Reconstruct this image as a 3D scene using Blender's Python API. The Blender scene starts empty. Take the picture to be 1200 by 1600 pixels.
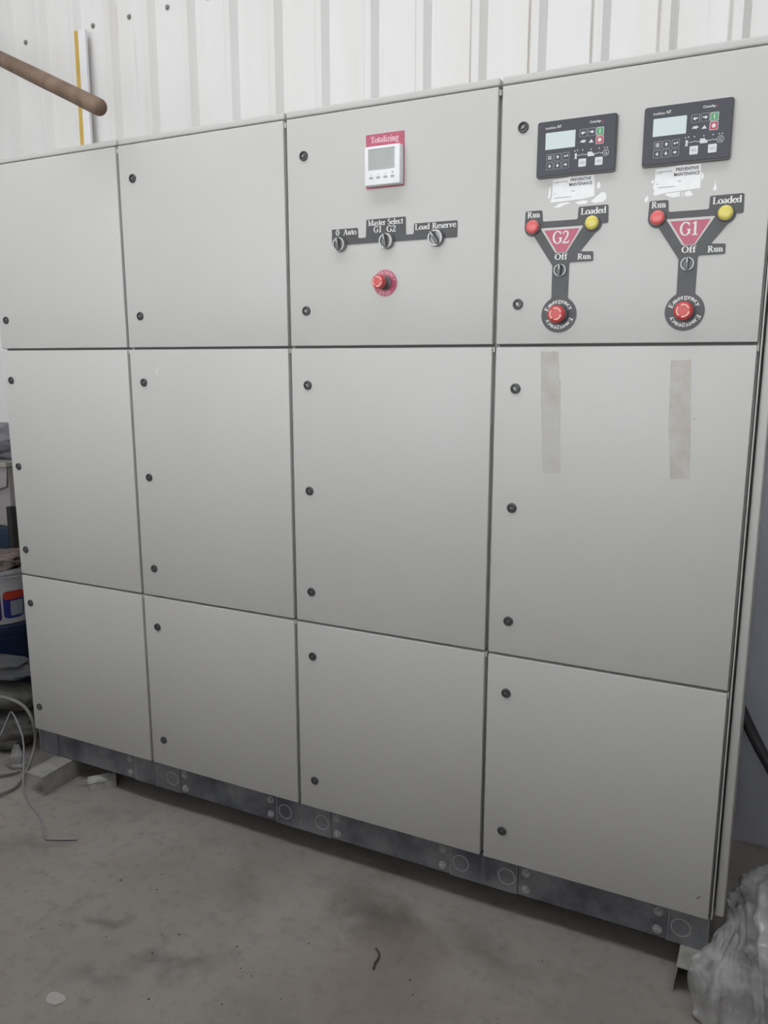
import bpy, bmesh, math, random
from mathutils import Vector, Matrix, noise
R = math.radians
S = bpy.context.scene
COL = S.collection

# ------------------------------------------------------------------ camera
cam_d = bpy.data.cameras.new('camera')
cam_d.sensor_fit = 'VERTICAL'
cam_d.sensor_height = 24.0
cam_d.lens = 1245.78 / 1600 * 24.0
cam_d.clip_start = 0.05
cam = bpy.data.objects.new('camera', cam_d)
cam.location = (2.4356, -1.9307, 1.548)
cam.rotation_euler = (R(79.1916), 0, R(26.3744))
COL.objects.link(cam)
S.camera = cam

# ------------------------------------------------------------------ light: daylight through the open side of the shed
W = bpy.data.worlds.new('world')
S.world = W
W.use_nodes = True
bg = W.node_tree.nodes['Background']
bg.inputs['Color'].default_value = (0.96, 0.985, 1.0, 1)
bg.inputs['Strength'].default_value = 2.3
S.view_settings.view_transform = 'Standard'
S.view_settings.look = 'None'
S.view_settings.exposure = 0.86
S.view_settings.gamma = 1.0
S.view_settings.use_curve_mapping = False

SKY0, SKY1 = -1.55, -.75                     # strip left open in the unseen roof, added to light the floor
SHADE_WALL_Y, SHADE_WALL_H = -2.25, 1.38     # unseen wall added behind the viewer to shade the lower doors
EAVE_Y, EAVE_Z = -5.0, 3.3               # edge of the unseen roof, placed to grade light down the doors

# ------------------------------------------------------------------ helpers
def link(name, bm, mats, parent=None, smooth=None):
    me = bpy.data.meshes.new(name)
    bm.normal_update()
    bm.to_mesh(me)
    bm.free()
    for m in (mats if isinstance(mats, (list, tuple)) else [mats]):
        me.materials.append(m)
    if smooth is not None:
        for p in me.polygons:
            p.use_smooth = True
        try:
            me.set_sharp_from_angle(angle=R(smooth))
        except Exception:
            pass
    o = bpy.data.objects.new(name, me)
    COL.objects.link(o)
    if parent:
        attach(o, parent)
    return o

def attach(o, parent):
    o.parent = parent
    base = parent
    loc = Vector((0, 0, 0))
    while base is not None:
        if base.parent is None:
            loc += base.location
        base = base.parent
    if parent.parent is None and parent.type == 'EMPTY':
        o.matrix_parent_inverse = Matrix.Translation(-parent.location)

def tag(o, label=None, cat=None, group=None, kind=None):
    if label: o['label'] = label
    if cat: o['category'] = cat
    if group: o['group'] = group
    if kind: o['kind'] = kind
    return o

def thing(name, loc, label, cat, group=None):
    o = bpy.data.objects.new(name, None)
    o.empty_display_size = 0.05
    o.location = loc
    COL.objects.link(o)
    return tag(o, label, cat, group)

def box(bm, x0, x1, y0, y1, z0, z1, bev=0.0, mi=0, seg=2):
    vs = [bm.verts.new((x, y, z)) for x in (x0, x1) for y in (y0, y1) for z in (z0, z1)]
    F = [(0, 1, 3, 2), (4, 6, 7, 5), (0, 4, 5, 1), (2, 3, 7, 6), (0, 2, 6, 4), (1, 5, 7, 3)]
    fs = [bm.faces.new([vs[i] for i in f]) for f in F]
    for f in fs: f.material_index = mi
    if bev > 0:
        es = list({e for f in fs for e in f.edges})
        r = bmesh.ops.bevel(bm, geom=es, offset=bev, segments=seg, profile=0.5, affect='EDGES')
        for f in r['faces']: f.material_index = mi
    return fs

def poly(bm, pts, y0, y1, mi=0):
    """extrude an outline given as (x, z) from y0 (front) back to y1"""
    a = sum(pts[i][0] * pts[(i + 1) % len(pts)][1] - pts[(i + 1) % len(pts)][0] * pts[i][1] for i in range(len(pts)))
    if a < 0: pts = pts[::-1]
    f = [bm.verts.new((x, y0, z)) for x, z in pts]
    b = [bm.verts.new((x, y1, z)) for x, z in pts]
    fs = [bm.faces.new(f), bm.faces.new(b[::-1])]
    n = len(pts)
    for i in range(n):
        j = (i + 1) % n
        fs.append(bm.faces.new((f[j], f[i], b[i], b[j])))
    for q in fs: q.material_index = mi
    for q in fs[:2]: q.normal_update()
    bmesh.ops.triangulate(bm, faces=fs[:2], ngon_method='EAR_CLIP')
    return fs

def fillet(pts, r, n=4):
    out = []
    m = len(pts)
    for i in range(m):
        p0, p1, p2 = Vector(pts[i - 1]), Vector(pts[i]), Vector(pts[(i + 1) % m])
        rr = r[i] if isinstance(r, (list, tuple)) else r
        d0, d2 = p0 - p1, p2 - p1
        k = min(rr, d0.length * .45, d2.length * .45)
        if k <= 0:
            out.append(tuple(p1)); continue
        a, b = p1 + d0.normalized() * k, p1 + d2.normalized() * k
        for t in range(n + 1):
            t /= n
            out.append(tuple(a * (1 - t) ** 2 + p1 * 2 * t * (1 - t) + b * t * t))
    return out

def rect(x0, x1, z0, z1, r=0.0):
    p = [(x0, z0), (x1, z0), (x1, z1), (x0, z1)]
    return fillet(p, r) if r else p

def disc_pts(cx, cz, r, n=28, a0=0.0, a1=2 * math.pi):
    return [(cx + r * math.cos(a0 + (a1 - a0) * i / n), cz + r * math.sin(a0 + (a1 - a0) * i / n)) for i in range(n)]

def lathe(bm, cx, cz, prof, n=28, mi=0, cap=True):
    """revolve (radius, y) profile about the axis through (cx, cz) that points out of the door"""
    rings = []
    for r, y in prof:
        rings.append([bm.verts.new((cx + r * math.cos(2 * math.pi * i / n), y, cz + r * math.sin(2 * math.pi * i / n))) for i in range(n)])
    for a, b in zip(rings, rings[1:]):
        for i in range(n):
            f = bm.faces.new((a[i], a[(i + 1) % n], b[(i + 1) % n], b[i])); f.material_index = mi
    if cap:
        f = bm.faces.new(rings[-1]); f.material_index = mi
    return rings

def ring(bm, cx, cz, r0, r1, y0, y1, n=28, mi=0, a0=0, a1=360):
    full = (a1 - a0) >= 360
    m = n if full else n + 1
    V = []
    for i in range(m):
        a = R(a0 + (a1 - a0) * i / n)
        c, s = math.cos(a), math.sin(a)
        V.append([bm.verts.new((cx + r * c, y, cz + r * s)) for r, y in ((r0, y1), (r0, y0), (r1, y0), (r1, y1))])
    for i in range(n):
        a, b = V[i], V[(i + 1) % m]
        for k in range(3):
            f = bm.faces.new((a[k], b[k], b[k + 1], a[k + 1])); f.material_index = mi
    if not full:
        for v in (V[0], V[-1]):
            f = bm.faces.new(v); f.material_index = mi

def spline(pts, sub=6):
    P = [Vector(p) for p in pts]
    out = []
    for i in range(len(P) - 1):
        p0, p1, p2, p3 = P[max(i - 1, 0)], P[i], P[i + 1], P[min(i + 2, len(P) - 1)]
        for k in range(sub):
            t = k / sub
            out.append(0.5 * ((2 * p1) + (p2 - p0) * t + (2 * p0 - 5 * p1 + 4 * p2 - p3) * t * t + (3 * p1 - p0 - 3 * p2 + p3) * t ** 3))
    out.append(P[-1])
    return out

def tube(bm, pts, r, n=10, mi=0, caps=True):
    rings = []
    up = Vector((0, 0, 1))
    N = len(pts)
    for i, p in enumerate(pts):
        t = (pts[min(i + 1, N - 1)] - pts[max(i - 1, 0)]).normalized()
        if abs(t.dot(up)) > .95: up = Vector((1, 0, 0))
        a = t.cross(up).normalized(); b = a.cross(t).normalized(); up = b
        rr = r[i] if isinstance(r, (list, tuple)) else r
        rings.append([bm.verts.new(p + rr * (a * math.cos(2 * math.pi * k / n) + b * math.sin(2 * math.pi * k / n))) for k in range(n)])
    for a, b in zip(rings, rings[1:]):
        for k in range(n):
            f = bm.faces.new((a[k], a[(k + 1) % n], b[(k + 1) % n], b[k])); f.material_index = mi
    if caps:
        bm.faces.new(rings[0][::-1]); bm.faces.new(rings[-1])
    bmesh.ops.recalc_face_normals(bm, faces=bm.faces)

# ------------------------------------------------------------------ materials
def nodes_of(m):
    m.use_nodes = True
    return m.node_tree.nodes, m.node_tree.links, m.node_tree.nodes['Principled BSDF']

def mat(name, col, rough=0.5, metal=0.0, spec=0.4, var=0.0, scale=8.0, col2=None, bump=0.0, bscale=200.0, stretch=None):
    m = bpy.data.materials.new(name)
    N, L, P = nodes_of(m)
    P.inputs['Base Color'].default_value = (*col, 1)
    P.inputs['Roughness'].default_value = rough
    P.inputs['Metallic'].default_value = metal
    P.inputs['Specular IOR Level'].default_value = spec
    if var or col2 or bump:
        tc = N.new('ShaderNodeTexCoord'); mp = N.new('ShaderNodeMapping')
        L.new(tc.outputs['Object'], mp.inputs['Vector'])
        if stretch: mp.inputs['Scale'].default_value = stretch
    if var or col2:
        no = N.new('ShaderNodeTexNoise'); no.inputs['Scale'].default_value = scale
        no.inputs['Detail'].default_value = 6; no.inputs['Roughness'].default_value = .6
        L.new(mp.outputs['Vector'], no.inputs['Vector'])
        rp = N.new('ShaderNodeValToRGB')
        c2 = col2 if col2 else tuple(c * (1 - var) for c in col)
        rp.color_ramp.elements[0].position = .38; rp.color_ramp.elements[1].position = .62
        rp.color_ramp.elements[0].color = (*c2, 1); rp.color_ramp.elements[1].color = (*col, 1)
        L.new(no.outputs['Fac'], rp.inputs['Fac']); L.new(rp.outputs['Color'], P.inputs['Base Color'])
    if bump:
        nb = N.new('ShaderNodeTexNoise'); nb.inputs['Scale'].default_value = bscale
        nb.inputs['Detail'].default_value = 3
        bu = N.new('ShaderNodeBump'); bu.inputs['Strength'].default_value = bump; bu.inputs['Distance'].default_value = .002
        L.new(mp.outputs['Vector'], nb.inputs['Vector'])
        L.new(nb.outputs['Fac'], bu.inputs['Height']); L.new(bu.outputs['Normal'], P.inputs['Normal'])
    return m

M = {}
M['paint'] = mat('light_grey_powder_coat', (.595, .592, .578), .42, 0, .35, col2=(.58, .575, .558), scale=2.2, bump=.05, bscale=420)
M['frame'] = mat('light_grey_frame_paint', (.555, .552, .535), .5, 0, .3, var=.05, scale=4)
M['gasket'] = mat('dark_rubber_gasket', (.17, .17, .165), .8, 0, .2)
M['plinth'] = mat('dusty_galvanised_steel', (.25, .255, .275), .6, .1, .4, col2=(.11, .115, .14), scale=7, bump=.15, bscale=90)
M['bolt'] = mat('dusty_zinc_bolt', (.50, .50, .51), .6, .1, .4, var=.4, scale=120)
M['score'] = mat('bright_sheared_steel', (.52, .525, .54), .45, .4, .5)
M['lock'] = mat('black_lock_insert', (.075, .077, .08), .4, .1, .5)
M['lockmetal'] = mat('worn_zinc_lock_core', (.22, .22, .22), .35, .6, .5)
M['legend'] = mat('charcoal_engraved_plate', (.062, .062, .068), .42, 0, .5, var=.15, scale=25)
M['white_ink'] = mat('white_engraving', (.78, .78, .77), .6)
M['pink_ink'] = mat('pale_pink_lettering', (.86, .62, .66), .6)
M['silver'] = mat('silver_border', (.56, .55, .53), .45, .1)
M['redplate'] = mat('crimson_engraved_plate', (.52, .10, .17), .4, 0, .5, var=.1, scale=30)
M['redlamp'] = mat('red_lamp_lens', (.80, .15, .155), .3, 0, .5)
M['yellowlamp'] = mat('yellow_lamp_lens', (.76, .66, .14), .3, 0, .5)
M['redbutton'] = mat('red_mushroom_plastic', (.62, .065, .072), .35, 0, .5)
M['arrow'] = mat('pale_peach_arrow', (.9, .6, .5), .5)
M['collar'] = mat('dark_grey_collar', (.16, .15, .15), .4, .2)
M['chrome'] = mat('satin_chrome', (.42, .42, .42), .42, .5)
M['knob'] = mat('dark_grey_switch_knob', (.13, .13, .135), .35, .1, .5)
M['greycollar'] = mat('grey_switch_collar', (.27, .27, .27), .35, .4, .5)
M['bezel'] = mat('slate_black_controller_face', (.068, .070, .088), .45, 0, .35)
M['rim'] = mat('brown_black_controller_rim', (.10, .092, .09), .4, 0, .4)
M['lcd'] = mat('pale_lcd', (.62, .72, .74), .25, 0, .5)
M['lcdgrey'] = mat('grey_lcd', (.42, .44, .43), .25, 0, .5, var=.05, scale=30)
M['icon'] = mat('pale_icon_print', (.74, .75, .78), .6)
M['outline'] = mat('grey_key_outline', (.33, .34, .38), .6)
M['green'] = mat('green_key', (.12, .38, .17), .5)
M['redkey'] = mat('red_key', (.50, .09, .11), .5)
M['whitekey'] = mat('white_key', (.76, .76, .80), .5)
M['meter'] = mat('white_meter_plastic', (.88, .90, .92), .35, 0, .4)
M['paper'] = mat('white_sticker_paper', (.93, .935, .945), .6, 0, .3, var=.04, scale=60)
M['ink'] = mat('black_print', (.06, .06, .065), .6)
M['greyink'] = mat('faded_grey_print', (.42, .42, .44), .6)
M['chip'] = mat('dark_paint_chip', (.16, .16, .16), .6)
M['scratch'] = mat('pale_scratch', (.78, .78, .77), .5)
M['screw'] = mat('rusty_screw', (.26, .24, .23), .6, .3, .4)
M['yellow'] = mat('yellow_edge_plastic', (.66, .44, .09), .5, var=.15, scale=20)
M['white'] = mat('white_trim_plastic', (.84, .83, .86), .4, var=.04, scale=10)
M['wood'] = mat('weathered_brown_pole', (.155, .098, .07), .65, 0, .35, col2=(.24, .17, .125), scale=11, bump=.3, bscale=60)
M['galv'] = mat('grey_painted_channel', (.40, .39, .36), .55, .05, .4, col2=(.30, .29, .27), scale=14)
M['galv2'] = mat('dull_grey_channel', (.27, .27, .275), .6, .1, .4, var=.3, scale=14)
M['zinc'] = mat('crinkled_zinc_offcut', (.58, .58, .56), .4, .15, .5, var=.3, scale=40)
M['hose'] = mat('grey_hose', (.30, .29, .27), .5, 0, .4, var=.15, scale=20)
M['cable'] = mat('thin_pale_grey_cable', (.36, .35, .365), .5, 0, .4, var=.2, scale=8)
M['darkhose'] = mat('dark_rubber_hose', (.045, .045, .05), .5)
M['sack'] = mat('grey_woven_sack', (.15, .147, .14), .75, 0, .25, var=.3, scale=7, bump=.3, bscale=300)
M['sack2'] = mat('slate_grey_sack', (.11, .113, .12), .7, 0, .3, var=.3, scale=7, bump=.3, bscale=300)
M['navy'] = mat('navy_bucket_plastic', (.012, .022, .06), .3, 0, .5)
M['bucket'] = mat('white_bucket_plastic', (.42, .42, .45), .35, 0, .45, var=.12, scale=8)
M['labelblue'] = mat('deep_blue_label', (.02, .022, .17), .4)
M['labelpurple'] = mat('dark_purple_label', (.035, .014, .085), .4)
M['labelred'] = mat('red_label_swoosh', (.38, .035, .02), .4)
M['labelgrey'] = mat('pale_grey_label_block', (.24, .255, .31), .5)
M['beam'] = mat('dark_blue_rack_beam', (.02, .034, .068), .45, 0, .4)
M['post'] = mat('black_rack_post', (.03, .03, .03), .6)
M['board'] = mat('dark_brown_board', (.075, .066, .06), .7, var=.3, scale=9)
M['carton'] = mat('pale_dusty_carton', (.36, .33, .335), .75, 0, .2, var=.15, scale=6)
M['rag'] = mat('brown_dusty_rag', (.13, .10, .09), .85, 0, .15, col2=(.24, .20, .185), scale=16)
M['greybag'] = mat('slate_grey_wrapped_roll', (.22, .22, .25), .5, 0, .4, var=.4, scale=12)

# tape residue left on a door: faint, patchy
def residue_mat(name, deep):
    return mat(name, deep, .6, 0, .25, col2=(.57, .56, .54), scale=26)
M['residue'] = residue_mat('faded_tape_residue', (.515, .475, .438))
M['residue_faint'] = residue_mat('very_faded_tape_residue', (.545, .532, .505))
M['sheet'] = mat('blue_grey_sheet', (.56, .57, .64), .55, 0, .35, col2=(.45, .46, .53), scale=3.5, stretch=(1, 1, .4))
M['crumb'] = mat('dark_floor_crumbs', (.09, .075, .065), .8)

def film_mat(name, tint, clear, rough):
    m = bpy.data.materials.new(name)
    N, L, P = nodes_of(m)
    P.inputs['Base Color'].default_value = (*tint, 1)
    P.inputs['Roughness'].default_value = rough
    P.inputs['Specular IOR Level'].default_value = .8
    out = N['Material Output']
    tb = N.new('ShaderNodeTexCoord')
    vo = N.new('ShaderNodeTexVoronoi'); vo.feature = 'F1'; vo.inputs['Scale'].default_value = 17
    nw = N.new('ShaderNodeTexNoise'); nw.inputs['Scale'].default_value = 7
    va = N.new('ShaderNodeVectorMath'); va.operation = 'MULTIPLY_ADD'; va.inputs[1].default_value = (.12, .12, .12)
    L.new(tb.outputs['Object'], nw.inputs['Vector']); L.new(nw.outputs['Color'], va.inputs[0]); L.new(tb.outputs['Object'], va.inputs[2])
    L.new(va.outputs[0], vo.inputs['Vector'])
    bu = N.new('ShaderNodeBump'); bu.inputs['Strength'].default_value = .4; bu.inputs['Distance'].default_value = .012
    L.new(vo.outputs['Distance'], bu.inputs['Height']); L.new(bu.outputs['Normal'], P.inputs['Normal'])
    tr = N.new('ShaderNodeBsdfTransparent'); tr.inputs['Color'].default_value = (.95, .95, .96, 1)
    tl = N.new('ShaderNodeBsdfTranslucent'); tl.inputs['Color'].default_value = (*tint, 1)
    m1 = N.new('ShaderNodeMixShader'); m1.inputs['Fac'].default_value = .3
    L.new(P.outputs['BSDF'], m1.inputs[1]); L.new(tl.outputs['BSDF'], m1.inputs[2])
    mx = N.new('ShaderNodeMixShader')
    tc = N.new('ShaderNodeTexCoord')
    no = N.new('ShaderNodeTexNoise'); no.inputs['Scale'].default_value = 9; no.inputs['Detail'].default_value = 3
    mr = N.new('ShaderNodeMapRange'); mr.inputs['From Min'].default_value = .35; mr.inputs['From Max'].default_value = .65
    mr.inputs['To Min'].default_value = max(0, clear - .32); mr.inputs['To Max'].default_value = min(1, clear + .32)
    L.new(tc.outputs['Object'], no.inputs['Vector']); L.new(no.outputs['Fac'], mr.inputs['Value'])
    L.new(mr.outputs['Result'], mx.inputs['Fac'])
    L.new(m1.outputs['Shader'], mx.inputs[1]); L.new(tr.outputs['BSDF'], mx.inputs[2])
    L.new(mx.outputs['Shader'], out.inputs['Surface'])
    return m
M['film'] = film_mat('milky_clear_film', (.68, .68, .68), .44, .11)
M['film2'] = film_mat('thin_clear_film', (.55, .55, .55), .55, .2)

# corrugated wall paint with rust runs and dust
def wall_mat():
    m = mat('white_corrugated_paint', (.775, .772, .768), .5, 0, .35)
    N, L, P = nodes_of(m)
    tc = N.new('ShaderNodeTexCoord')
    def nz(scale, lo, hi, loc=(0, 0, 0)):
        mp = N.new('ShaderNodeMapping'); mp.inputs['Scale'].default_value = scale; mp.inputs['Location'].default_value = loc
        n = N.new('ShaderNodeTexNoise'); n.inputs['Scale'].default_value = 1.0; n.inputs['Detail'].default_value = 4
        r = N.new('ShaderNodeMapRange'); r.inputs['From Min'].default_value = lo; r.inputs['From Max'].default_value = hi
        L.new(tc.outputs['Object'], mp.inputs['Vector']); L.new(mp.outputs['Vector'], n.inputs['Vector']); L.new(n.outputs['Fac'], r.inputs['Value'])
        return r.outputs['Result']
    def mth(op, a, b):
        x = N.new('ShaderNodeMath'); x.operation = op
        for i, q in enumerate((a, b)):
            if isinstance(q, (int, float)): x.inputs[i].default_value = q
            else: L.new(q, x.inputs[i])
        return x.outputs[0]
    def mix(f, c, col):
        x = N.new('ShaderNodeMixRGB'); L.new(f, x.inputs['Fac']); x.inputs['Color2'].default_value = (*col, 1)
        if isinstance(c, tuple): x.inputs['Color1'].default_value = (*c, 1)
        else: L.new(c, x.inputs['Color1'])
        return x.outputs['Color']
    c = mix(mth('MULTIPLY', nz((7, 7, .8), .42, .7), .45), (.775, .772, .768), (.71, .685, .66))
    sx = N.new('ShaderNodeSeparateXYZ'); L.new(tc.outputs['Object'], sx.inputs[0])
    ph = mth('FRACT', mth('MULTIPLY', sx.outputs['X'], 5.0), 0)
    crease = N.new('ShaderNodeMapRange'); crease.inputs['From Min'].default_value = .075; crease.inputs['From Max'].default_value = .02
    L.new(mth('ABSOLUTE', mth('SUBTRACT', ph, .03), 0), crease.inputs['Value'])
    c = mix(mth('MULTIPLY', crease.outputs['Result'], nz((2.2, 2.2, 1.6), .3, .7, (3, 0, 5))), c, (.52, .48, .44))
    c = mix(mth('MULTIPLY', nz((45, 45, 2.0), .62, .8, (3, 1, 7)), .35), c, (.52, .40, .31))
    L.new(c, P.inputs['Base Color'])
    return m
M['wall'] = wall_mat()

# dusty concrete floor
def floor_mat():
    m = mat('dusty_stained_concrete', (.3, .28, .26), .8, 0, .25)
    N, L, P = nodes_of(m)
    tc = N.new('ShaderNodeTexCoord')
    def noisef(scale, detail, lo, hi, loc=(0, 0, 0), rough=.6):
        mp = N.new('ShaderNodeMapping'); mp.inputs['Location'].default_value = loc
        n = N.new('ShaderNodeTexNoise'); n.inputs['Scale'].default_value = scale; n.inputs['Detail'].default_value = detail
        n.inputs['Roughness'].default_value = rough
        r = N.new('ShaderNodeMapRange'); r.inputs['From Min'].default_value = lo; r.inputs['From Max'].default_value = hi
        L.new(tc.outputs['Object'], mp.inputs['Vector']); L.new(mp.outputs['Vector'], n.inputs['Vector']); L.new(n.outputs['Fac'], r.inputs['Value'])
        return r.outputs['Result']
    def mixc(f, a, b):
        x = N.new('ShaderNodeMixRGB')
        if isinstance(f, float): x.inputs['Fac'].default_value = f
        else: L.new(f, x.inputs['Fac'])
        for s, c in (('Color1', a), ('Color2', b)):
            if isinstance(c, tuple): x.inputs[s].default_value = (*c, 1)
            else: L.new(c, x.inputs[s])
        return x.outputs['Color']
    def blob(cx, cy, rx, ry, ang, soft):
        """soft-edged stain with a ragged outline, at a fixed place on the slab"""
        mp = N.new('ShaderNodeMapping'); mp.vector_type = 'TEXTURE'
        mp.inputs['Location'].default_value = (cx, cy, 0); mp.inputs['Rotation'].default_value = (0, 0, ang)
        mp.inputs['Scale'].default_value = (rx, ry, 1)
        nz = N.new('ShaderNodeTexNoise'); nz.inputs['Scale'].default_value = 9; nz.inputs['Detail'].default_value = 4
        ad = N.new('ShaderNodeVectorMath'); ad.operation = 'MULTIPLY_ADD'
        ad.inputs[1].default_value = (.22, .22, 0); 
        L.new(tc.outputs['Object'], nz.inputs['Vector']); L.new(nz.outputs['Color'], ad.inputs[0])
        L.new(tc.outputs['Object'], ad.inputs[2])
        sh = N.new('ShaderNodeVectorMath'); sh.operation = 'SUBTRACT'; sh.inputs[1].default_value = (.11, .11, 0)
        L.new(ad.outputs[0], sh.inputs[0]); L.new(sh.outputs[0], mp.inputs['Vector'])
        ln = N.new('ShaderNodeVectorMath'); ln.operation = 'LENGTH'; L.new(mp.outputs['Vector'], ln.inputs[0])
        r = N.new('ShaderNodeMapRange'); r.inputs['From Min'].default_value = 1.0; r.inputs['From Max'].default_value = 1.0 - soft
        L.new(ln.outputs['Value'], r.inputs['Value'])
        return r.outputs['Result']
    def mul(a, k):
        x = N.new('ShaderNodeMath'); x.operation = 'MULTIPLY'
        L.new(a, x.inputs[0])
        if isinstance(k, float): x.inputs[1].default_value = k
        else: L.new(k, x.inputs[1])
        return x.outputs[0]
    c = mixc(noisef(2.2, 8, .35, .68), (.290, .262, .243), (.372, .341, .318))
    c = mixc(mul(noisef(6, 8, .56, .74, (4, 2, 0)), .45), c, (.17, .162, .152))
    c = mixc(mul(noisef(24, 8, .52, .72, (1, 9, 0)), .55), c, (.20, .182, .166))
    for cx, cy, rx, ry, an, so, k, colr in (
            (1.54, -.14, .26, .13, -.45, .9, .75, (.105, .092, .08)),
            (1.66, -.36, .22, .30, .3, .9, .5, (.235, .185, .155)),
            (1.86, -.15, .22, .09, -.5, .9, .5, (.12, .108, .097)),
            (.86, -.47, .10, .035, .35, .7, .55, (.14, .133, .126)),
            (1.14, -.53, .17, .045, .5, .8, .5, (.14, .133, .128)),
            (.98, -.68, .12, .05, .4, .8, .4, (.15, .145, .14)),
            (.36, -.33, .14, .05, .5, .8, .45, (.14, .132, .125)),
            (1.15, -.24, .16, .08, -.4, .9, .4, (.17, .16, .148)),
            (2.1, -.42, .35, .16, -.5, .9, .35, (.20, .155, .13))):
        c = mixc(mul(blob(cx, cy, rx, ry, an, so), k), c, colr)
    L.new(c, P.inputs['Base Color'])
    nb = N.new('ShaderNodeTexNoise'); nb.inputs['Scale'].default_value = 60; nb.inputs['Detail'].default_value = 6
    bu = N.new('ShaderNodeBump'); bu.inputs['Strength'].default_value = .25; bu.inputs['Distance'].default_value = .004
    L.new(tc.outputs['Object'], nb.inputs['Vector']); L.new(nb.outputs['Fac'], bu.inputs['Height']); L.new(bu.outputs['Normal'], P.inputs['Normal'])
    return m
M['floor'] = floor_mat()
M['plaster'] = mat('grey_plaster', (.38, .37, .36), .85, var=.15, scale=2)
M['sheetroof'] = mat('pale_roof_sheet', (.62, .62, .62), .7)
M['spot'] = mat('white_paint_spot', (.52, .50, .47), .7, var=.1, scale=40)
M['crack'] = mat('pale_slab_ridge', (.34, .32, .30), .85)

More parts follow.
